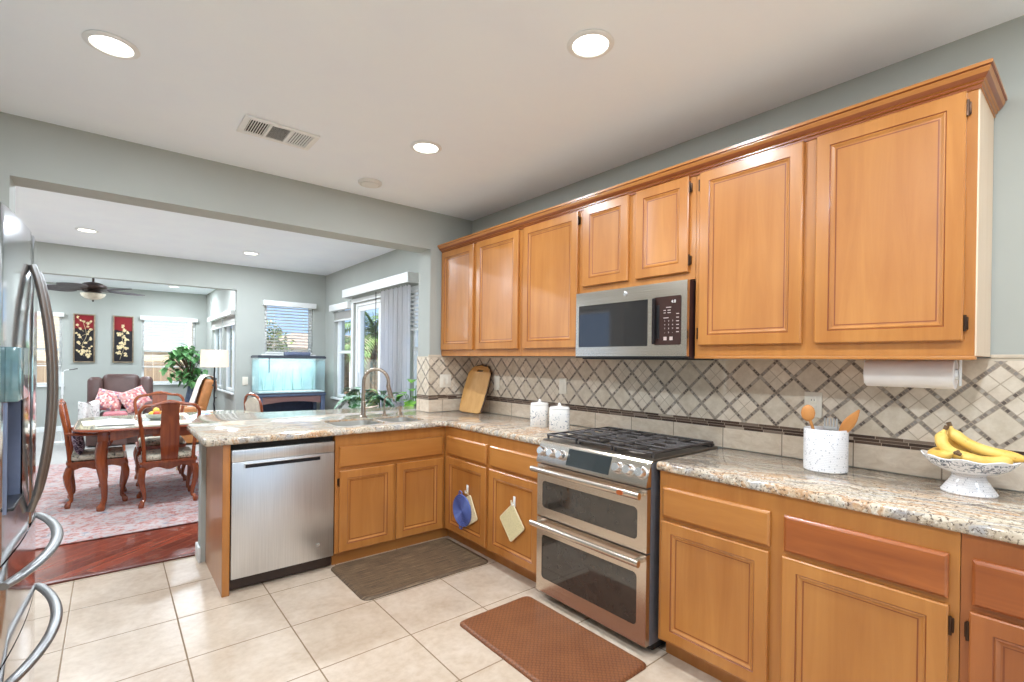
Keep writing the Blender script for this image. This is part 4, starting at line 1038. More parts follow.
def weavemat():
    s = N('tan_basketweave_mat'); v = s.map((1, 1, 1), (0, 0, R(45)), src=s.geo()); p = s.sep(v); K = .018
    a = s.ma('DIVIDE', p[0], K); b = s.ma('DIVIDE', p[1], K); ch = s.ma('MODULO', s.ma('ADD', s.ma('FLOOR', s.ma('ADD', a, 1000)), s.ma('FLOOR', s.ma('ADD', b, 1000))), 2)
    fa = s.ma('ABSOLUTE', s.ma('SUBTRACT', s.ma('FRACT', s.ma('ADD', a, 1000)), .5)); fb = s.ma('ABSOLUTE', s.ma('SUBTRACT', s.ma('FRACT', s.ma('ADD', b, 1000)), .5))
    h_ = s.ma('ADD', s.ma('MULTIPLY', ch, fa), s.ma('MULTIPLY', s.ma('SUBTRACT', 1, ch), fb)); n1 = s.noise(s.geo(), 9, 3)
    c = s.ramp(h_, [(0, (140, 86, 52)), (.3, (126, 74, 42)), (.5, (78, 42, 22))]); c = s.mix(.25, c, s.ramp(n1, [(.3, (104, 58, 34)), (.7, (150, 94, 56))]))
    s.set(Base_Color=c, Roughness=.45); s.bump(s.ma('SUBTRACT', .5, h_), .002, .7); return s.m
floormat(rrect(1.405, 1.893, 1.30, 2.135, .035), .016, 'floor_mat', 'tan basket weave cushioned mat on the tiles in front of the range', weavemat())

# ================================================================== DINING ROOM
g = G(); g.box(-1.2, 1.45, 4.78, 8.35, .0045, .012, bev=.002); g.done('area_rug', m_rug, label='large faded pink and blue patterned rug under the dining table', cat='rug')

def cabriole(g, x, y, ztop, sx, sy, s=1.0):
    P = [(x, y, ztop), (x+.012*sx, y+.012*sy, ztop*.82), (x+.010*sx, y+.010*sy, ztop*.62), (x-.008*sx, y-.008*sy, ztop*.36), (x-.012*sx, y-.012*sy, ztop*.17), (x+.000*sx, y+.000*sy, .052), (x+.010*sx, y+.010*sy, .024), (x+.011*sx, y+.011*sy, .001)]
    Q = spline(P, 3); n = len(Q)-1; key = [.027, .031, .026, .018, .0145, .017, .024, .020]; rr = []
    for i in range(n+1):
        q = i/n*7; k = min(6, int(q)); rr.append((key[k]+(key[k+1]-key[k])*(q-k))*s)
    g.tube(Q, rr, 8)
def apron_poly(w_, h_, amp):
    pts = [(-w_/2, 0), (-w_/2, -h_)]
    for i in range(1, 16):
        q = i/16; pts.append((-w_/2+w_*q, -h_+amp*(.5-.5*math.cos(4*PI*q))*(1.0)))
    pts += [(w_/2, -h_), (w_/2, 0)]; return pts[::-1]
m_cush = N('floral_seat_fabric'); _f1 = m_cush.noise(m_cush.co(), 18, 4, .6, 1.5)
m_cush.set(Base_Color=m_cush.ramp(_f1, [(.38, (96, 92, 84)), (.46, (206, 196, 172)), (.6, (232, 224, 204)), (.68, (176, 160, 132))]), Roughness=.9); m_cush = m_cush.m
def dining_chair(name, label, loc, rz, arms=False, group='rosewood chairs around the dining table'):
    t = thing(name, label, 'chair', loc, rz, group)
    w_, d_ = .44, .43; hx, hy = .195, .19
    for sx, sy in ((-1, -1), (1, -1), (1, 1), (-1, 1)):
        g = G(); cabriole(g, hx*sx, hy*sy, .355, sx, sy); g.done('leg', m_cherry, t, local=True)
    g = G(); g.plate([rrect(-w_/2, w_/2, -d_/2, d_/2, .03)], .385, .410)
    for s_, ax in ((-1, 'y'), (1, 'y'), (-1, 'x'), (1, 'x')):
        if ax == 'y': Mx = Matrix(((1, 0, 0, 0), (0, 0, 1, s_*(d_/2-.022)), (0, 1, 0, .385), (0, 0, 0, 1)))
        else: Mx = Matrix(((0, 0, 1, s_*(w_/2-.022)), (1, 0, 0, 0), (0, 1, 0, .385), (0, 0, 0, 1)))
        g.plate([apron_poly(w_-.05, .06, .028)], -.009, .009, M=Mx)
    g.done('seat_frame', m_cherry, t, local=True, sharp=30)
    g = G(); g.box(-.195, .195, -.185, .19, .411, .462, bev=.018); g.done('seat_cushion', m_cush, t, local=True)
    P = [(-.185, -.19, .40), (-.19, -.200, .52), (-.205, -.215, .68), (-.222, -.235, .80), (-.222, -.245, .865), (-.185, -.252, .912), (-.11, -.256, .925), (-.05, -.258, .940), (0, -.259, .946),
         (.05, -.258, .940), (.11, -.256, .925), (.185, -.252, .912), (.222, -.245, .865), (.222, -.235, .80), (.205, -.215, .68), (.19, -.200, .52), (.185, -.19, .40)]
    Q = spline(P, 4); n = len(Q)-1; rr = [.0155+.006*math.exp(-((i/n-.5)/.07)**2) for i in range(n+1)]
    G().tube(Q, rr, 8).done('back_frame', m_cherry, t, local=True)
    g = G(); L = []
    for z, y, hw in ((.405, -.192, .062), (.46, -.205, .066), (.56, -.222, .072), (.68, -.226, .074), (.80, -.238, .070), (.88, -.250, .066), (.93, -.258, .075)):
        L.append([g.bm.verts.new(p) for p in ((-hw, y-.007, z), (hw, y-.007, z), (hw, y+.007, z), (-hw, y+.007, z))])
    for A, B in zip(L, L[1:]):
        for k in range(4): g._f([A[k], A[(k+1) % 4], B[(k+1) % 4], B[k]])
    g._f(L[0][::-1]); g._f(L[-1]); g.done('splat', m_cherry, t, local=True, sharp=50)
    if arms:
        for s_ in (-1, 1):
            G().tube(spline([(s_*.208, -.222, .665), (s_*.235, -.12, .655), (s_*.24, .02, .645), (s_*.225, .10, .635), (s_*.215, .09, .56), (s_*.222, .03, .48), (s_*.206, .02, .40)], 4), [.014]*25, 8).done('arm', m_cherry, t, local=True)
    return t
FZ = .0130
dining_chair('dining_armchair', 'rosewood armchair at the left end of the dining table, seen from its side', (-.085, 6.055, FZ), R(-90), True)
dining_chair('dining_chair', 'rosewood splat back chair with its back to the kitchen, nearest at the table', (.428, 5.69, FZ), 0)
dining_chair('dining_chair', 'rosewood chair across the table, its crest showing above the nearest chair', (.44, 6.64, FZ), R(180))
t = thing('dining_table', 'rosewood dining table with curved legs and carved apron', 'table', (.45, 6.1, FZ))
topm = wood('rosewood_top', 'X', (176, 84, 44), (112, 44, 22), .12, 1.2, .6)
g = G(); tp = rrect(-.255, 1.30, 5.50, 6.70, .22, 8); L = []
cx, cy = .52, 6.1
for s_, z in ((.97, .708), (.995, .714), (1, .724), (.992, .732), (.985, .734)): L.append([g.bm.verts.new((cx+(x-cx)*s_, cy+(y-cy)*s_, z)) for x, y in tp])
for A, B in zip(L, L[1:]):
    for k in range(len(tp)): g._f([A[k], A[(k+1) % len(tp)], B[(k+1) % len(tp)], B[k]])
g._f(L[0][::-1]); g._f(L[-1]); g.done('tabletop', topm, t, sharp=50)
for x, y, sx, sy in ((-.045, 5.61, -1, -1), (1.13, 5.61, 1, -1), (-.045, 6.60, -1, 1), (1.13, 6.60, 1, 1)):
    g = G(); cabriole(g, x, y, .62, sx, sy, 1.45)
    for v in g.bm.verts: v.co.z += FZ
    g.box(x-.038, x+.038, y-.038, y+.038, .622, .7075, bev=.004); g.done('leg', m_cherry, t)
g = G()
for y in (5.60, 6.61): g.plate([apron_poly(1.08, .085, .035)], -.010, .010, M=Matrix(((1, 0, 0, .5425), (0, 0, 1, y), (0, 1, 0, .7075), (0, 0, 0, 1))))
for x in (-.05, 1.14): g.plate([apron_poly(.90, .085, .035)], -.010, .010, M=Matrix(((0, 0, 1, x), (1, 0, 0, 6.105), (0, 1, 0, .7075), (0, 0, 0, 1))))
g.done('apron', m_cherry, t, sharp=30)
G().plate([[(cx+(x-cx)*.975, cy+(y-cy)*.975) for x, y in tp]], .7342, .7400).done('glass_top', mt('table_glass', (176, 170, 150), .04, var=.02, Specular_IOR_Level=.8), t)
ZT = .7405
# table things
def flat_item(name, label, cat, poly, z, h_, m, group=None): return G().plate([poly], z, z+h_).done(name, m, sharp=30, label=label, cat=cat, group=group)
def rot(poly, a, cx, cy): c, s = math.cos(R(a)), math.sin(R(a)); return [(cx+x*c-y*s, cy+x*s+y*c) for x, y in poly]
m_paper = mt('paper', (242, 240, 236), .8, var=.01); m_linen = mt('linen_beige', (214, 202, 180), .9, var=.05)
flat_item('placemat', 'pale linen placemat at the left end of the dining table', 'placemat', rot(rrect(-.16, .16, -.22, .22, .02), 4, -.04, 6.05), ZT, .004, m_linen, 'linen placemats on the dining table')
flat_item('placemat', 'pale linen placemat in front of the nearest chair', 'placemat', rot(rrect(-.22, .22, -.15, .15, .02), -3, .40, 5.72), ZT, .004, m_linen, 'linen placemats on the dining table')
flat_item('placemat', 'pale linen placemat in front of the chair across the table', 'placemat', rot(rrect(-.22, .22, -.15, .15, .02), 2, .44, 6.48), ZT, .004, m_linen, 'linen placemats on the dining table')
g = G(); g.grid(lambda u, v: Vector((-.10+.30*u+.02*math.sin(6*v), 5.72+.42*v+.02*math.sin(5*u), ZT+.012+.022*math.sin(PI*u)*math.sin(PI*v)*(1+.5*math.sin(11*u+7*v)))), 16, 16)
ret = bmesh.ops.extrude_face_region(g.bm, geom=list(g.bm.faces))
for v in [e for e in ret['geom'] if isinstance(e, bmesh.types.BMVert)]: v.co.z = ZT+.005
g.done('folded_cloth', mt('white_cloth', (240, 236, 236), .9, var=.03), label='crumpled white cloth on the left part of the dining table', cat='cloth', sharp=60)
m_pat = N('patterned_cloth'); _q = m_pat.voro(m_pat.co(), 24, out='Color'); _s = m_pat.sep(_q)[0]
m_pat.set(Base_Color=m_pat.ramp(_s, [(0, (236, 232, 238)), (.45, (224, 214, 232)), (.62, (120, 150, 190)), (.72, (240, 220, 130)), (.82, (210, 120, 130)), (.9, (110, 160, 110))], 'CONSTANT'), Roughness=.9); m_pat = m_pat.m
g = G(); g.grid(lambda u, v: Vector((.60+.30*u, 5.75+.40*v, ZT+.015+.035*math.sin(PI*u)*math.sin(PI*v)*(1+.4*math.sin(9*u+5*v)))), 14, 14)
ret = bmesh.ops.extrude_face_region(g.bm, geom=list(g.bm.faces))
for v in [e for e in ret['geom'] if isinstance(e, bmesh.types.BMVert)]: v.co.z = ZT+.001
g.done('folded_cloth', m_pat, label='colourful flower patterned cloth bunched on the right of the dining table', cat='cloth', sharp=60)
t = thing('fruit_bowl', 'small glass bowl in the middle of the dining table', 'bowl', (.36, 6.08, ZT))
G().lathe([(.045, ZT), (.047, ZT+.006), (.06, ZT+.012), (.085, ZT+.035), (.095, ZT+.06), (.090, ZT+.06), (.078, ZT+.036), (.05, ZT+.018), (0, ZT+.016)], (.36, 6.08, 0), 28).done('bowl', mt('bowl_glass', (190, 196, 190), .08, var=.05), t)
for i, (dx, dy, dz, col, nm) in enumerate(((-.035, 0, .058, (236, 200, 60), 'yellow lemon'), (.03, .02, .058, (226, 140, 50), 'orange'), (.0, -.035, .060, (210, 80, 50), 'red apple'), (.0, .0, .094, (238, 210, 90), 'pale lemon'))):
    G().blob((.36+dx, 6.08+dy, ZT+dz), .029, 2, .02, i, sx=(1, 1, .92)).done('fruit', mt('fruit_%d' % i, col, .4, var=.05), label=nm+' in the small glass bowl on the dining table', cat='fruit', group='fruit in the table bowl')
t = thing('throw_pillow', 'dark flower patterned pillow standing in the armchair at the left end of the table', 'pillow', (-.20, 6.05, .475))
def pillow(g, M, w_, h_, d_, nu=12):
    for s_ in (-1, 1):
        g.grid(lambda u, v: M @ Vector(((u-.5)*w_*(1-.10*(1-abs(2*v-1)**2)*0)*(1+.06*(abs(2*v-1)**3)), (v-.5)*h_*(1+.06*abs(2*u-1)**3), s_*d_*.5*(max(0, (1-(2*u-1)**4)*(1-(2*v-1)**4)))**.6)), nu, nu)
    bmesh.ops.remove_doubles(g.bm, verts=g.bm.verts, dist=1e-4)
m_dkfl = N('dark_floral'); _q = m_dkfl.noise(m_dkfl.co(), 22, 4, .6, 2)
m_dkfl.set(Base_Color=m_dkfl.ramp(_q, [(.42, (52, 44, 58)), (.5, (120, 84, 100)), (.58, (214, 200, 206)), (.66, (130, 110, 140))]), Roughness=.9); m_dkfl = m_dkfl.m
g = G(); pillow(g, Matrix.Translation((-.225, 6.05, .585)) @ Matrix.Rotation(R(-10), 4, 'Y') @ Matrix.Rotation(R(90), 4, 'Y') @ Matrix.Rotation(R(90), 4, 'Z'), .32, .22, .08); g.done('cushion', m_dkfl, t)
# upholstered chair by the tank
t = thing('side_chair', 'small upholstered chair with arched red wood frame beside the aquarium', 'chair', (1.60, 6.86, FZ), R(-70))
for sx in (-1, 1):
    G().tube([(sx*.17, .16, .42), (sx*.175, .17, 0)], [.02, .014], 8).done('leg', m_cherry, t, local=True); G().tube([(sx*.17, -.16, .42), (sx*.175, -.21, 0)], [.02, .014], 8).done('leg', m_cherry, t, local=True)
G().box(-.20, .20, -.19, .19, .40, .475, bev=.02).done('seat', m_linen, t, local=True)
G().tube(spline([(-.16, -.18, .44), (-.17, -.21, .62), (-.165, -.235, .80), (-.10, -.25, .885), (0, -.255, .905), (.10, -.25, .885), (.165, -.235, .80), (.17, -.21, .62), (.16, -.18, .44)], 4), .016, 8).done('back_frame', m_cherry, t, local=True)
g = G(); g.grid(lambda u, v: Vector(((u-.5)*.30, -.195-.055*v+.0, .50+.37*v*(1-.25*(2*u-1)**2))), 8, 8); ret = bmesh.ops.extrude_face_region(g.bm, geom=list(g.bm.faces))
for v in [e for e in ret['geom'] if isinstance(e, bmesh.types.BMVert)]: v.co.y += .03
g.done('back_pad', m_linen, t, local=True, sharp=50)
# side table, lamp, papers
t = thing('side_table', 'pale wooden side table under the table lamp beyond the peninsula', 'table', (1.0, 7.25, FZ)); m_pale = wood('pale_oak', 'X', (224, 196, 156), (200, 166, 122), .4)
G().box(.60, 1.14, 7.05, 7.50, .632, .658, bev=.006).done('tabletop', m_pale, t)
for x in (.63, 1.11):
    for y in (7.08, 7.47): G().tube([(x, y, .6315), (x, y, FZ)], [.018, .013], 8).done('leg', m_pale, t)
G().box(.64, 1.10, 7.09, 7.46, .575, .6315).done('apron', m_pale, t)
for i, (x, y, a, h_) in enumerate(((.80, 7.22, 8, .010), (1.02, 7.40, 84, .012))):
    flat_item('paper_stack', ('loose white papers left of the lamp foot', 'stack of white papers right of the lamp foot')[i], 'papers', rot(rrect(-.105, .105, -.14, .14, .004, 1), a, x, y), .6585, h_, m_paper)
lx, ly = 1.02, 7.18
t = thing('table_lamp', 'table lamp with a cream drum shade on a thin twisted black pole', 'lamp', (lx, ly, .6585))
G().lathe([(.075, .6585), (.075, .668), (.03, .678), (.012, .69)], (lx, ly, 0), 24).done('base', m_black, t)
pp_ = [(lx+.0025*math.sin(i*1.1), ly+.0025*math.cos(i*1.1), .68+i*.022) for i in range(27)]; G().tube(pp_, 0.009, 8).done('pole', m_black, t)
for zz, s_ in ((.86, 1), (1.02, -1), (1.10, 1)): G().blob((lx+.018*s_, ly, zz), .012, 1, .1, 3).done('leaf_ornament', m_iron, t)
G().lathe([(.158, 1.25), (.150, 1.467), (.1485, 1.467), (.1565, 1.25)], (lx, ly, 0), 40, cap=False).done('lamp_shade', mt('lamp_shade_linen', (238, 216, 194), .8, var=.02, Emission_Color=(255, 214, 170), Emission_Strength=.2), t)
G().blob((lx, ly, 1.34), .028, 2).done('bulb', emit('bulb_glow', (255, 220, 180), 5), t)
g = G(); g.tube([(lx-.15, ly, 1.46), (lx+.15, ly, 1.46)], .002, 6); g.tube([(lx, ly-.15, 1.46), (lx, ly+.15, 1.46)], .002, 6); g.tube([(lx, ly, 1.26), (lx, ly, 1.475)], .004, 6); g.done('shade_spider', m_iron, t)

# aquarium
AX0, AX1, AY0, AY1 = 1.53, 2.41, 7.20, 7.62
m_stand = mt('stand_slate_blue', (78, 90, 112), .35, var=.08); m_tankrim = mt('tank_rim', (66, 70, 80), .4, var=.05)
t = thing('aquarium_stand', 'slate blue aquarium stand with arched wooden front rail', 'stand', (1.97, 7.41, 0))
g = G(); g.box(AX0-.01, AX1+.01, AY0-.01, AY1+.01, .845, .872, bev=.004); g.done('top', m_stand, t)
for x in (AX0, AX1-.055):
    for y in (AY0, AY1-.055): G().box(x, x+.055, y, y+.055, 0, .8445, bev=.003).done('post', m_stand, t)
pts = [(0, .84)]+[(.0, .74)]+[(i/12*.765, .74+.035*math.sin(PI*i/12)) for i in range(1, 12)]+[(.765, .74), (.765, .84)]
G().plate([pts], 0, .018, M=Matrix(((1, 0, 0, AX0+.0575), (0, 0, 1, AY0+.01), (0, 1, 0, 0), (0, 0, 0, 1)))).done('front_rail', wood('stand_rail_wood', 'X', (150, 112, 104), (118, 84, 80), .4), t, sharp=30)
g = G(); g.box(AX0+.056, AX1-.056, AY1-.03, AY1-.015, .05, .84); g.done('back_panel', mt('stand_inner_blue', (40, 52, 78), .5, var=.1), t)
G().box(AX0+.056, AX1-.056, AY0+.03, AY1-.031, .05, .07).done('lower_shelf', m_stand, t)
t = thing('aquarium', 'large glass aquarium of pale blue water on the slate stand under the window', 'aquarium', (1.97, 7.41, .8725))
def aqm(name, col, a=.35):
    s = N(name); s.t.nodes.remove(s.b); out = s.t.nodes['Material Output']
    tr = s.n('ShaderNodeBsdfTransparent'); tr.inputs[0].default_value = (*lin(col), 1); df = s.n('ShaderNodeBsdfDiffuse'); df.inputs[0].default_value = (*lin(col), 1)
    mx = s.n('ShaderNodeMixShader'); mx.inputs[0].default_value = a; s.l(tr.outputs[0], mx.inputs[1]); s.l(df.outputs[0], mx.inputs[2]); s.l(mx.outputs[0], out.inputs[0]); return s.m
g = G(); zb, zt = .8725, 1.402
for b in ((AX0, AX1, AY0, AY0+.006), (AX0, AX1, AY1-.006, AY1), (AX0, AX0+.006, AY0+.006, AY1-.006), (AX1-.006, AX1, AY0+.006, AY1-.006)):
    G().box(*b, zb+.02, zt-.028).done('glass_wall', m_glass, t)
G().box(AX0+.007, AX1-.007, AY0+.007, AY1-.012, zb+.03, 1.345).done('water', aqm('tank_water', (240, 250, 252), .10), t)
g = G(); frame_ = lambda z0, z1: [g.box(*b, z0, z1) for b in ((AX0-.008, AX1+.008, AY0-.008, AY0+.012), (AX0-.008, AX1+.008, AY1-.012, AY1+.008), (AX0-.008, AX0+.012, AY0+.012, AY1-.012), (AX1-.012, AX1+.008, AY0+.012, AY1-.012))]
frame_(zt-.028, zt); g.done('top_rim', m_tankrim, t); g = G(); frame_(zb, zb+.02); g.done('bottom_rim', m_tankrim, t)
G().box(AX0+.013, AX1-.013, AY0+.013, AY1-.013, zb+.004, zb+.035).done('gravel', mt('gravel', (216, 222, 218), .8, var=.3, scale=150), t)
G().box(AX0+.01, AX1-.01, AY1-.0115, AY1-.008, zb+.04, zt-.03).done('backing_sheet', mt('tank_backing', (222, 240, 244), .6, var=.08, scale=6), t)
G().box(AX0+.0, AX1, AY0+.013, AY1-.013, zt+.0005, zt+.008).done('lid', m_tankrim, t)
G().box(1.905, 2.215, 7.24, 7.46, zt+.0085, zt+.062, bev=.01).done('light_hood', mt('hood_blue_gray', (104, 112, 136), .4, var=.05), t)
rnd = random.Random(4)
for k in range(6):
    x = AX0+.12+k*.13; g = G()
    for j in range(7):
        a = rnd.uniform(-.05, .05); g.tube(spline([(x+a*.3, 7.45+a*.5, zb+.03), (x+a, 7.46+a, zb+.16+rnd.uniform(0, .1)), (x+a*1.5+rnd.uniform(-.03, .03), 7.45, zb+.30+rnd.uniform(0, .14))], 4), [.006, .006, .006, .005, .005, .004, .004, .003, .002], 4, flat=(1, .3))
    g.done('water_plant', mt('water_plant_%d' % (k % 2), ((186, 214, 206), (168, 196, 186))[k % 2], .6, var=.1), t)
G().tube([(1.73, 7.5, zt-.03), (1.73, 7.5, zt-.24)], .008, 8).done('heater', m_tankrim, t)
l = bpy.data.lights.new('tank_led', 'AREA'); l.shape = 'RECTANGLE'; l.size = .78; l.size_y = .3; l.energy = 6; l.color = (1, .98, .96)
o = bpy.data.objects.new('tank_led', l); C.objects.link(o); o.parent = t; o.location = (0, 0, zt-.032-.8725)
# valence of plants
def leafm(name, c1, c2, var=None):
    s = N(name); f = s.noise(s.co(), 16 if not var else 30, 4, .6, 1)
    st = [(.35, c1), (.65, c2)] if not var else [(.35, c1), (.5, c2), (.56, var), (.7, c2)]
    s.set(Base_Color=s.ramp(f, st), Roughness=.4, Subsurface_Weight=0.0); return s.m
def leaf(g, base, dirv, up, L, W, droop=.3, notch=0, n=6, fold=.15):
    d = Vector(dirv).normalized(); side = d.cross(Vector(up)).normalized(); nn = side.cross(d).normalized(); rows = []
    for i in range(n+1):
        q = i/n; hw = W*.5*math.sin(PI*(q**.7))**.8 if 0 < q < 1 else .001
        if notch and i % 2: hw *= (1-notch)
        c = Vector(base)+d*(L*q)+nn*(-droop*L*q*q)
        rows.append([g.bm.verts.new(c-side*hw+nn*fold*hw), g.bm.verts.new(c), g.bm.verts.new(c+side*hw+nn*fold*hw)])
    for A, B in zip(rows, rows[1:]):
        g._f([A[0], A[1], B[1], B[0]]); g._f([A[1], A[2], B[2], B[1]])
def potted(name, label, loc, pot, stand, leaves, spread, hgt, L, W, mleaf, seed, notch=.35, cat='plant', stems=True):
    x, y, z = loc; t = thing(name, label, cat, loc); rnd = random.Random(seed); pr_, ph = pot
    G().lathe([(pr_*.7, z), (pr_*.95, z+ph*.9), (pr_, z+ph), (pr_*.9, z+ph), (pr_*.85, z+ph*.86), (0, z+ph*.86)], (x, y, 0), 24).done('pot', mt('pot_'+name, (188, 182, 172), .5, var=.05), t)
    gs, gl = G(), G()
    for i in range(leaves):
        a = rnd.uniform(0, 2*PI); r_ = spread*math.sqrt(rnd.uniform(.05, 1)); hh = hgt*rnd.uniform(.45, 1)*(1-.3*(r_/spread))
        p = Vector((x+r_*math.cos(a), y+r_*math.sin(a), z+ph+hh)); b = Vector((x+.02*math.cos(a), y+.02*math.sin(a), z+ph*.86))
        gs.tube([b, (b+p)/2+Vector((0, 0, hh*.15)), p], .0035, 5)
        dv = Vector((math.cos(a+rnd.uniform(-.6, .6)), math.sin(a+rnd.uniform(-.6, .6)), rnd.uniform(-.5, .3))); leaf(gl, p, dv, (0, 0, 1), L*rnd.uniform(.7, 1.1), W*rnd.uniform(.7, 1.1), .35, notch, 8)
    gs.done('stems', mt('plant_stem', (96, 130, 60), .6, var=.1), t); gl.done('foliage', mleaf, t, sharp=80); return t
def stool(x, y, h_, label, r_=.15):
    t = thing('plant_stand', label, 'plant stand', (x, y, .0)); G().lathe([(r_, h_-.02), (r_, h_), (0, h_)], (x, y, 0), 24).done('top', m_pale, t)
    for k in range(3):
        a = k*2*PI/3+.4; G().tube([(x+r_*.6*math.cos(a), y+r_*.6*math.sin(a), h_-.021), (x+r_*.95*math.cos(a), y+r_*.95*math.sin(a), 0)], .012, 8).done('leg', m_pale, t)
m_varieg = leafm('variegated_leaf', (34, 84, 44), (66, 128, 70), (214, 228, 216)); m_green = leafm('green_leaf', (60, 120, 36), (140, 190, 70)); m_ficus = leafm('ficus_leaf', (70, 130, 70), (140, 190, 120))
stool(2.02, 4.90, .68, 'round pale plant stand carrying the left variegated plant', .12); potted('variegated_plant', 'leafy variegated houseplant just behind the gooseneck faucet', (2.02, 4.90, .681), (.12, .14), 0, 20, .17, .28, .24, .17, m_varieg, 3)
stool(2.31, 5.06, .68, 'round pale plant stand near the stacked vertical blinds', .12); potted('variegated_plant', 'leafy variegated houseplant in front of the stacked vertical blinds', (2.31, 5.06, .681), (.11, .14), 0, 18, .10, .26, .17, .14, m_varieg, 14)
stool(2.45, 4.62, .66, 'pale plant stand beside the tiled wall end', .12); potted('green_houseplant', 'bright green houseplant standing beside the tiled wall end', (2.45, 4.62, .661), (.10, .13), 0, 16, .10, .42, .20, .13, m_green, 5)

# ================================================================== FAMILY ROOM
m_leather = mt('brown_leather', (92, 66, 60), .38, var=.1, scale=6, bump=.0006)
m_pink = N('pink_kilim'); _q = m_pink.voro(m_pink.map((1, 1, 1)), 34, out='Color'); m_pink.set(Base_Color=m_pink.ramp(m_pink.sep(_q)[0], [(0, (206, 120, 122)), (.3, (226, 170, 166)), (.55, (240, 218, 208)), (.75, (170, 130, 150)), (.85, (226, 160, 146))], 'CONSTANT'), Roughness=.9); m_pink = m_pink.m
rx, ry = .14, 9.95
t = thing('recliner', 'brown leather recliner armchair in the family room under the red pictures', 'armchair', (rx, ry, .005))
def cushion(name, x0, x1, y0, y1, z0, z1, b=.05, m=m_leather, tilt=0, par=None):
    g = G(); Mx = Matrix.Translation(((x0+x1)/2, (y0+y1)/2, (z0+z1)/2)) @ Matrix.Rotation(R(tilt), 4, 'X'); g.box(-(x1-x0)/2, (x1-x0)/2, -(y1-y0)/2, (y1-y0)/2, -(z1-z0)/2, (z1-z0)/2, M=Mx)
    es = list(g.bm.edges); bmesh.ops.bevel(g.bm, geom=es, offset=b, segments=4, profile=.5, affect='EDGES'); return g.done(name, m, par or t, sharp=60)
cushion('base', rx-.42, rx+.42, ry-.35, ry+.35, .02, .30, .03)
cushion('seat_cushion', rx-.27, rx+.27, ry-.42, ry+.22, .305, .49)
cushion('back_cushion', rx-.24, rx+.24, ry+.18, ry+.42, .50, 1.08, .08, tilt=-10)
cushion('back_wing', rx-.42, rx-.225, ry+.16, ry+.44, .48, 1.03, .07, tilt=-10); cushion('back_wing', rx+.225, rx+.42, ry+.16, ry+.44, .48, 1.03, .07, tilt=-10)
cushion('arm', rx-.47, rx-.28, ry-.42, ry+.20, .31, .66, .07); cushion('arm', rx+.28, rx+.47, ry-.42, ry+.20, .31, .66, .07)
def pil(label, M, w_, h_, d_, m): g = G(); pillow(g, M, w_, h_, d_); return g.done('throw_pillow', m, label=label, cat='pillow', sharp=60)
pil('pink patterned pillow leaning on the left of the brown recliner', Matrix.Translation((rx-.15, ry-.03, .675)) @ Matrix.Rotation(R(62), 4, 'X') @ Matrix.Rotation(R(-16), 4, 'Z'), .34, .34, .12, m_pink)
pil('pink patterned pillow tilted on the right of the brown recliner', Matrix.Translation((rx+.17, ry-.10, .69)) @ Matrix.Rotation(R(62), 4, 'X') @ Matrix.Rotation(R(26), 4, 'Z'), .35, .35, .12, m_pink)
def drape(name, label, cat, f, m, th=.012):
    g = G(); g.grid(f, 20, 20); ret = bmesh.ops.extrude_face_region(g.bm, geom=list(g.bm.faces))
    for v in [e for e in ret['geom'] if isinstance(e, bmesh.types.BMVert)]: v.co += Vector((0, -th*.5, -th))
    return g.done(name, m, label=label, cat=cat, sharp=60)
m_throw = N('cream_throw'); _q = m_throw.noise(m_throw.co(), 14, 3, .6, 1.5); m_throw.set(Base_Color=m_throw.ramp(_q, [(.34, (170, 160, 160)), (.42, (232, 226, 220)), (.6, (244, 240, 236)), (.7, (214, 196, 190))]), Roughness=.95); m_throw = m_throw.m
drape('throw_blanket', 'cream throw blanket hanging over the left arm of the brown recliner', 'blanket', lambda u, v: Vector((rx-.50+.24*u, ry-.45+.03*math.sin(12*u+4*v)-.012*v+ (0 if v < .7 else (v-.7)*1.0), .28+.56*min(v, .7)+.025*math.sin(9*v+7*u))), m_throw)
t = thing('ottoman', 'small pinkish upholstered footstool in front of the brown recliner', 'ottoman', (.06, 9.15, .005))
cushion('cushion', -.08, .20, 8.98, 9.32, .40, .56, .04, mt('ottoman_fabric', (190, 116, 120), .9, var=.1)); cushion('base', -.07, .19, 8.99, 9.31, .10, .395, .02, m_leather)
for x in (-.04, .16):
    for y in (9.02, 9.28): G().tube([(x, y, .0995), (x, y, .005)], .018, 8).done('foot', m_cherry, t)
# tan armchair with blanket
t = thing('tan_armchair', 'tan leather armchair turned sideways near the window wall', 'armchair', (.94, 9.35, .005)); m_tan = mt('tan_leather', (186, 122, 70), .4, var=.1, scale=8)
cushion('base', .64, 1.22, 9.05, 9.68, .03, .32, .03, m_tan); cushion('seat_cushion', .62, 1.08, 9.14, 9.59, .325, .48, .05, m_tan)
g = G(); g.box(-.07, .07, -.30, .30, -.33, .33, M=Matrix.Translation((1.16, 9.37, .70)) @ Matrix.Rotation(R(14), 4, 'Y')); bmesh.ops.bevel(g.bm, geom=list(g.bm.edges), offset=.05, segments=4, profile=.5, affect='EDGES'); g.done('backrest', m_tan, t, sharp=60)
for y in (9.03, 9.62): cushion('arm', .63, 1.14, y-.05+.03, y+.05+.03, .33, .60, .04, m_tan)
m_blank = mt('beige_blanket', (236, 222, 208), .95, var=.08, scale=30, bump=.002)
_bp = spline([(.98, 0, .50), (1.05, 0, .70), (1.125, 0, .96), (1.185, 0, 1.055), (1.26, 0, 1.065), (1.335, 0, 1.0), (1.35, 0, .84)], 6)
def _bl(u, v):
    k = v*(len(_bp)-1); i_ = min(len(_bp)-2, int(k)); p = _bp[i_].lerp(_bp[i_+1], k-i_); return Vector((p.x-.012-.008*math.sin(16*u), 9.11+.50*u+.01*math.sin(8*v), p.z+.012+.006*math.sin(13*u+3*v)))
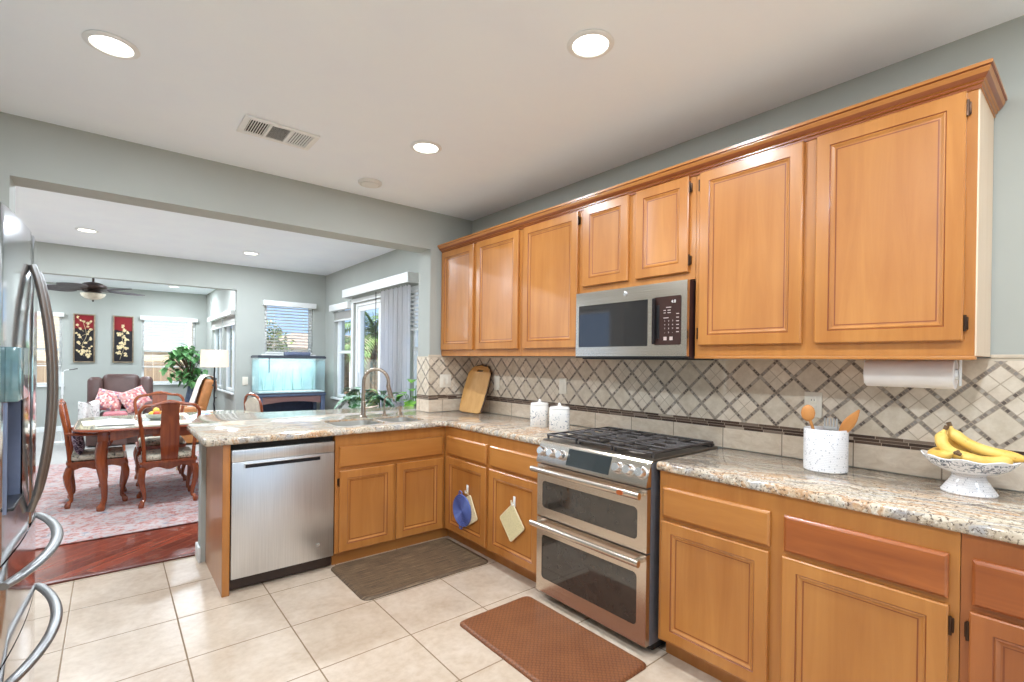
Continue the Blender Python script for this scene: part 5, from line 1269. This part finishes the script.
drape('throw_blanket', 'beige blanket thrown over the back of the tan armchair', 'blanket', _bl, m_blank, .008)
# leafy plant in a tall vase
vx, vy = 1.16, 10.85
t = thing('leafy_plant', 'tall leafy green plant in a dark patterned vase before the far window', 'plant', (vx, vy, .005))
G().lathe([(.09, .005), (.12, .12), (.115, .45), (.06, .74), (.045, .84), (.065, .90), (.058, .90), (.038, .84), (0, .82)], (vx, vy, 0), 28).done('vase', mt('blue_vase', (70, 78, 96), .3, var=.35, scale=14), t)
rnd = random.Random(8); gs, gl = G(), G()
for i in range(60):
    a = rnd.uniform(0, 2*PI); r_ = .30*math.sqrt(rnd.uniform(.02, 1)); p = Vector((vx-.08+r_*math.cos(a), vy+r_*.8*math.sin(a), rnd.uniform(.92, 1.60)))
    gs.tube([(vx, vy, .83), (vx+(p.x-vx)*.4, vy+(p.y-vy)*.4, .83+(p.z-.83)*.6), p], .006, 5)
    for j in range(5):
        dv = Vector((rnd.uniform(-1, 1), rnd.uniform(-1, 1), rnd.uniform(-.7, .4))); leaf(gl, p+Vector((rnd.uniform(-.05, .05), rnd.uniform(-.05, .05), rnd.uniform(-.06, .04))), dv, (0, 0, 1), .15*rnd.uniform(.7, 1.2), .09, .3, 0, 5)
gs.done('stems', mt('brown_stem', (90, 70, 50), .7, var=.1), t); gl.done('foliage', m_ficus, t, sharp=80)
# slim floor lamp
t = thing('floor_lamp', 'slim white reading lamp with a small dark head at the left of the recliner', 'lamp', (-.58, 10.4, .005))
G().lathe([(.12, .005), (.12, .02), (.012, .028)], (-.58, 10.4, 0), 24).done('base', m_white, t); G().tube([(-.58, 10.4, .02), (-.58, 10.4, .75)], .009, 8).done('pole', m_white, t); G().box(-.597, -.563, 10.385, 10.415, .75, 1.11, bev=.008).done('upper_pole', m_white, t)
G().tube(spline([(-.58, 10.4, 1.105), (-.55, 10.4, 1.14), (-.49, 10.39, 1.15)], 4), .006, 8).done('arm', m_white, t); G().tube([(-.50, 10.39, 1.148), (-.40, 10.38, 1.168)], [.014, .020], 10, flat=(1, .5)).done('lamp_head', m_iron, t)
# pictures
def picture(x0, x1, z0, z1, seed, label, kind):
    t = thing('framed_picture', label, 'picture', ((x0+x1)/2, 11.99, z0), group='red and black floral panels')
    y = 11.999; g = G()
    for b in ((x0, x0+.022, z0, z1), (x1-.022, x1, z0, z1), (x0+.022, x1-.022, z0, z0+.022), (x0+.022, x1-.022, z1-.022, z1)): g.box(b[0], b[1], y-.030, y, b[2], b[3], bev=.003)
    g.done('frame', mt('frame_pewter', (150, 132, 110), .4, .5, var=.15), t)
    s = N('lacquer_panel_%d' % seed); zz = s.sep(s.geo())[2]; f = s.noise(s.co(), 9, 3); q = s.ma('ADD', zz, s.ma('MULTIPLY', f, .12))
    s.set(Base_Color=s.mix(s.ma('GREATER_THAN', q, z1-.28+.06), (26, 22, 26), (136, 24, 30)), Roughness=.3)
    G().box(x0+.0225, x1-.0225, y-.012, y-.002, z0+.0225, z1-.0225).done('panel', s.m, t)
    rnd = random.Random(seed); g, gb = G(), G(); m1 = mt('gold_petal', (226, 200, 154), .5, var=.15, scale=40); cx = (x0+x1)/2; w_ = (x1-x0)*.5-.045
    if kind == 'branch':
        for k in range(9):
            z = z0+.12+k*.075; s_ = 1 if k % 2 else -1; P = spline([(cx+.03*math.sin(k), y-.016, z), (cx+s_*w_*.5, y-.016, z+.05), (cx+s_*w_*.9, y-.016, z+.10)], 3); g.tube(P, .005, 5, flat=(1, .5))
            for p in P[2::2]: gb.blob((p.x+rnd.uniform(-.02, .02), y-.017, p.z+rnd.uniform(-.02, .02)), rnd.uniform(.018, .028), 1, .3, rnd.randint(0, 99), sx=(1, .35, 1))
        g.tube(spline([(cx+.05, y-.016, z0+.08), (cx-.03, y-.016, z0+.3), (cx+.03, y-.016, z0+.5), (cx-.02, y-.016, z0+.76)], 5), .006, 5, flat=(1, .5))
        for k in range(14): gb.blob((cx+.03+rnd.uniform(-.07, .06), y-.017, z0+.16+rnd.uniform(-.07, .07)), rnd.uniform(.02, .03), 1, .3, k, sx=(1, .35, 1))
    else:
        g.tube(spline([(cx-.05, y-.016, z0+.06), (cx+.01, y-.016, z0+.3), (cx-.02, y-.016, z0+.5), (cx+.01, y-.016, z0+.74)], 5), .005, 5, flat=(1, .5))
        for dx, dz, n, rr in ((.0, .70, 5, .02), (.04, .60, 9, .035), (-.05, .54, 8, .035), (.02, .50, 5, .03), (.05, .44, 4, .02), (-.01, .36, 10, .04), (-.05, .28, 10, .045), (.05, .28, 6, .035), (-.07, .20, 6, .03), (.04, .15, 5, .03)):
            for k in range(n): gb.blob((cx+dx+rnd.uniform(-rr, rr), y-.017, z0+dz+rnd.uniform(-rr, rr)), rnd.uniform(.016, .026), 1, .3, k, sx=(1, .35, 1))
    g.done('branch', m1, t); gb.done('blossoms', m1, t)
picture(-.530, -.222, 1.25, 2.145, 11, 'left tall red and black picture with a gold blossom branch', 'branch'); picture(.030, .345, 1.25, 2.145, 12, 'right tall red and black picture with round gold flowers', 'flowers')
# ceiling fan
fx_, fy_ = -.20, 9.3
t = thing('ceiling_fan', 'dark leaf-bladed ceiling fan with a cream glass bowl light', 'ceiling fan', (fx_, fy_, CE))
m_fan = mt('fan_bronze', (70, 56, 52), .4, .5, var=.1); m_blade = mt('fan_blade_grey', (88, 82, 84), .5, var=.1)
G().lathe([(.07, CE-.001), (.065, CE-.04), (.02, CE-.06), (.014, CE-.065), (.014, 2.44), (.03, 2.435)], (fx_, fy_, 0), 24).done('downrod', m_fan, t)
G().lathe([(.05, 2.432), (.10, 2.42), (.155, 2.385), (.16, 2.36), (.13, 2.335), (.09, 2.32), (.10, 2.30), (.085, 2.285), (0, 2.285)], (fx_, fy_, 0), 32).done('motor', m_fan, t)
G().lathe([(.145, 2.270), (.13, 2.235), (.09, 2.200), (.02, 2.180), (0, 2.180)], (fx_, fy_, 0), 32).done('glass_bowl', mt('alabaster', (232, 222, 200), .4, var=.06), t); G().blob((fx_, fy_, 2.168), .014, 2).done('finial', m_fan, t)
for k in range(5):
    a = R(22+72*k); c, s_ = math.cos(a), math.sin(a); Mx = Matrix.Translation((fx_, fy_, 2.325)) @ Matrix.Rotation(a, 4, 'Z') @ Matrix.Rotation(R(14), 4, 'X')
    n = 12; up_, lo_ = [], []
    for i in range(n+1):
        q = i/n; hw = .125*math.sin(PI*(.08+.92*q)**.75)**.7 if q < 1 else .004; up_.append((.20+.46*q, hw)); lo_.append((.20+.46*q, -hw))
    b = G().plate([up_+lo_[::-1]], -.004, .004, M=Mx).done('blade', m_blade, t, sharp=40)
    g = G(); g.box(.10, .24, -.018, .018, -.012, -.005, M=Mx, bev=.002); g.done('blade_arm', m_fan, b)
G().box(1.49-.036, 1.49+.036, 7.812, 7.8195, 1.04-.06, 1.04+.06, bev=.002).done('light_switch', m_plate, label='cream switch plate on the wall left of the aquarium', cat='switch')

# ================================================================== OUTDOORS
struct(G().box(-30, 40, -30, 50, -.30, -.16), 'ground', mt('patio_concrete', (206, 200, 188), .9, var=.06, scale=2))
m_fence = wood('weathered_fence', 'Z', (168, 146, 122), (128, 106, 88), .8, 1, 0)
def fence(p0, p1, h_, label):
    p0, p1 = Vector(p0), Vector(p1); L = (p1-p0).length; d = (p1-p0)/L; t = thing('wooden_fence', label, 'fence', ((p0.x+p1.x)/2, (p0.y+p1.y)/2, -.16)); ang = math.atan2(d.y, d.x)
    g = G(); n = int(L/.15)
    for i in range(n): g.box(i*L/n+.004, (i+1)*L/n-.004, -.01, .01, -.16, h_+.01*(i % 2), M=Matrix.Translation((p0.x, p0.y, 0)) @ Matrix.Rotation(ang, 4, 'Z'))
    g.done('boards', m_fence, t)
    g = G()
    for i in range(int(L/2.4)+1): g.box(i*2.4-.045, i*2.4+.045, .011, .10, -.16, h_, M=Matrix.Translation((p0.x, p0.y, 0)) @ Matrix.Rotation(ang, 4, 'Z'))
    g.done('posts', m_fence, t)
fence((7.4, 2, 0), (7.4, 19, 0), 1.75, 'weathered board fence seen through the sliding door')
fence((-6, 15.2, 0), (1.9, 15.2, 0), 1.25, 'weathered board fence behind the family room window')
fence((2.45, 19.2, 0), (7.3, 19.2, 0), 1.5, 'board fence beyond the window over the aquarium')
m_stucco = mt('tan_stucco', (218, 196, 168), .9, var=.03, scale=6, bump=.003); m_roof = mt('roof_tile', (186, 160, 140), .8, var=.15, scale=30)
t = thing('neighbor_house', 'tan neighbour house behind the family room windows', 'building', (-1, 19, -.16))
G().box(-7, 1.9, 17.2, 24, -.16, 5.6).done('wall', m_stucco, t); G().box(-7.4, 2.3, 16.8, 24.4, 5.6, 5.8).done('eave', m_white, t)
for x in (.45, -3.2):
    g = G()
    for b in ((x-.09, x, .9, 2.75), (x+1.3, x+1.39, .9, 2.75), (x, x+1.3, 2.66, 2.75), (x, x+1.3, 1.5, 1.62)): g.box(b[0], b[1], 17.13, 17.2, b[2], b[3])
    wf = g.done('window_frame', m_white, t); G().box(x+.001, x+1.299, 17.16, 17.19, 1.62, 2.66).done('pane', mt('painted_sky_glass', (186, 196, 200), .08, var=.05), wf)  # reflected sky is put into the pane's pale base colour
t = thing('neighbor_house', 'pale neighbour house with a low roof beyond the aquarium window', 'building', (9, 24, -.16))
G().box(5.2, 13, 22, 28, -.16, 1.8).done('wall', mt('white_stucco', (236, 230, 220), .9, var=.02), t)
g = G(); V = [g.bm.verts.new(p) for p in ((4.8, 21.6, 1.8), (13.4, 21.6, 1.8), (13.4, 28.4, 1.8), (4.8, 28.4, 1.8), (6.8, 25, 2.6), (11.4, 25, 2.6))]
for f in ((0, 1, 5, 4), (1, 2, 5), (2, 3, 4, 5), (3, 0, 4), (0, 3, 2, 1)): g._f([V[i] for i in f])
g.done('roof', m_roof, t)
def tree(name, label, x, y, zt, cr, seed, ml, nl=900, trunk=.12, ls=.16, zc=None):
    t = thing(name, label, 'tree', (x, y, -.16)); rnd = random.Random(seed); zc = zc or zt-cr
    g = G(); g.tube(spline([(x, y, -.16), (x+.1, y, zc*.5), (x, y+.05, zc)], 4), trunk, 8)
    for k in range(6):
        a = rnd.uniform(0, 6.28); g.tube([(x, y+.03, zc*.75), (x+cr*.6*math.cos(a), y+cr*.6*math.sin(a), zc+rnd.uniform(-.3, .5)*cr)], [trunk*.5, trunk*.15], 6)
    g.done('trunk', mt('bark', (118, 96, 76), .9, var=.2), t); g = G()
    for i in range(nl):
        v = Vector((rnd.gauss(0, 1), rnd.gauss(0, 1), rnd.gauss(0, 1))).normalized()*cr*rnd.uniform(.35, 1)**.6; p = Vector((x, y, zc))+v
        leaf(g, p, (rnd.uniform(-1, 1), rnd.uniform(-1, 1), rnd.uniform(-.6, .6)), (0, 0, 1), ls*rnd.uniform(.7, 1.3), ls*.55, .2, 0, 3)
    g.done('foliage', ml, t, sharp=80)
m_olive = leafm('olive_leaf', (96, 120, 60), (170, 176, 110)); m_palm = leafm('palm_leaf', (70, 110, 60), (170, 190, 120))
tree('garden_tree', 'yellow green tree in the left of the window above the aquarium', 2.78, 12.9, 2.35, .62, 2, m_olive, 900, .05, .09)
def palm(label, x, y, z, n, L, seed, ml, W=.05):
    t = thing('garden_palm', label, 'palm', (x, y, -.16)); rnd = random.Random(seed); G().tube([(x, y, -.16), (x, y, z)], [.10, .07], 8).done('trunk', MATS['bark'], t); g = G()
    for i in range(n):
        a = i*2.399; el = rnd.uniform(.0, 1.3); d = Vector((math.cos(a)*math.cos(el), math.sin(a)*math.cos(el), math.sin(el))); P = [Vector((x, y, z))+d*(L*q/8)+Vector((0, 0, -L*.5*(q/8)**2)) for q in range(9)]
        g.tube(P, .006, 4)
        for q in range(1, 9):
            tv = (P[q]-P[q-1]).normalized(); sd_ = tv.cross(Vector((0, 0, 1))).normalized()
            for s_ in (-1, 1):
                for h_ in (0, .5): leaf(g, P[q-1].lerp(P[q], h_), sd_*s_+tv*.8+Vector((0, 0, -.2)), (0, 0, 1), L*.32, W, .2, 0, 2)
    g.done('fronds', ml, t, sharp=80)
palm('palm with arching fronds outside the sliding door, upper part of the pane', 4.2, 9.6, 1.9, 22, 1.1, 1, m_palm); palm('low palm outside the sliding door by the fence', 3.7, 8.0, .5, 16, .8, 2, m_palm)
palm('palm outside the window left of the sliding door', 4.6, 12.2, 1.5, 20, 1.1, 5, m_palm); palm('palm beyond the narrow window right of the sliding door', 6.5, 13.4, 1.4, 18, .85, 6, m_palm)
tree('garden_tree', 'dense green tree behind the board fence past the sliding door', 9.6, 16.5, 3.0, 1.6, 4, m_ficus, 900, .12, .3)
tree('garden_tree', 'pale green tree outside the windows beside the tan armchair', 3.4, 16.4, 2.6, 1.1, 6, m_olive, 700, .08, .2)
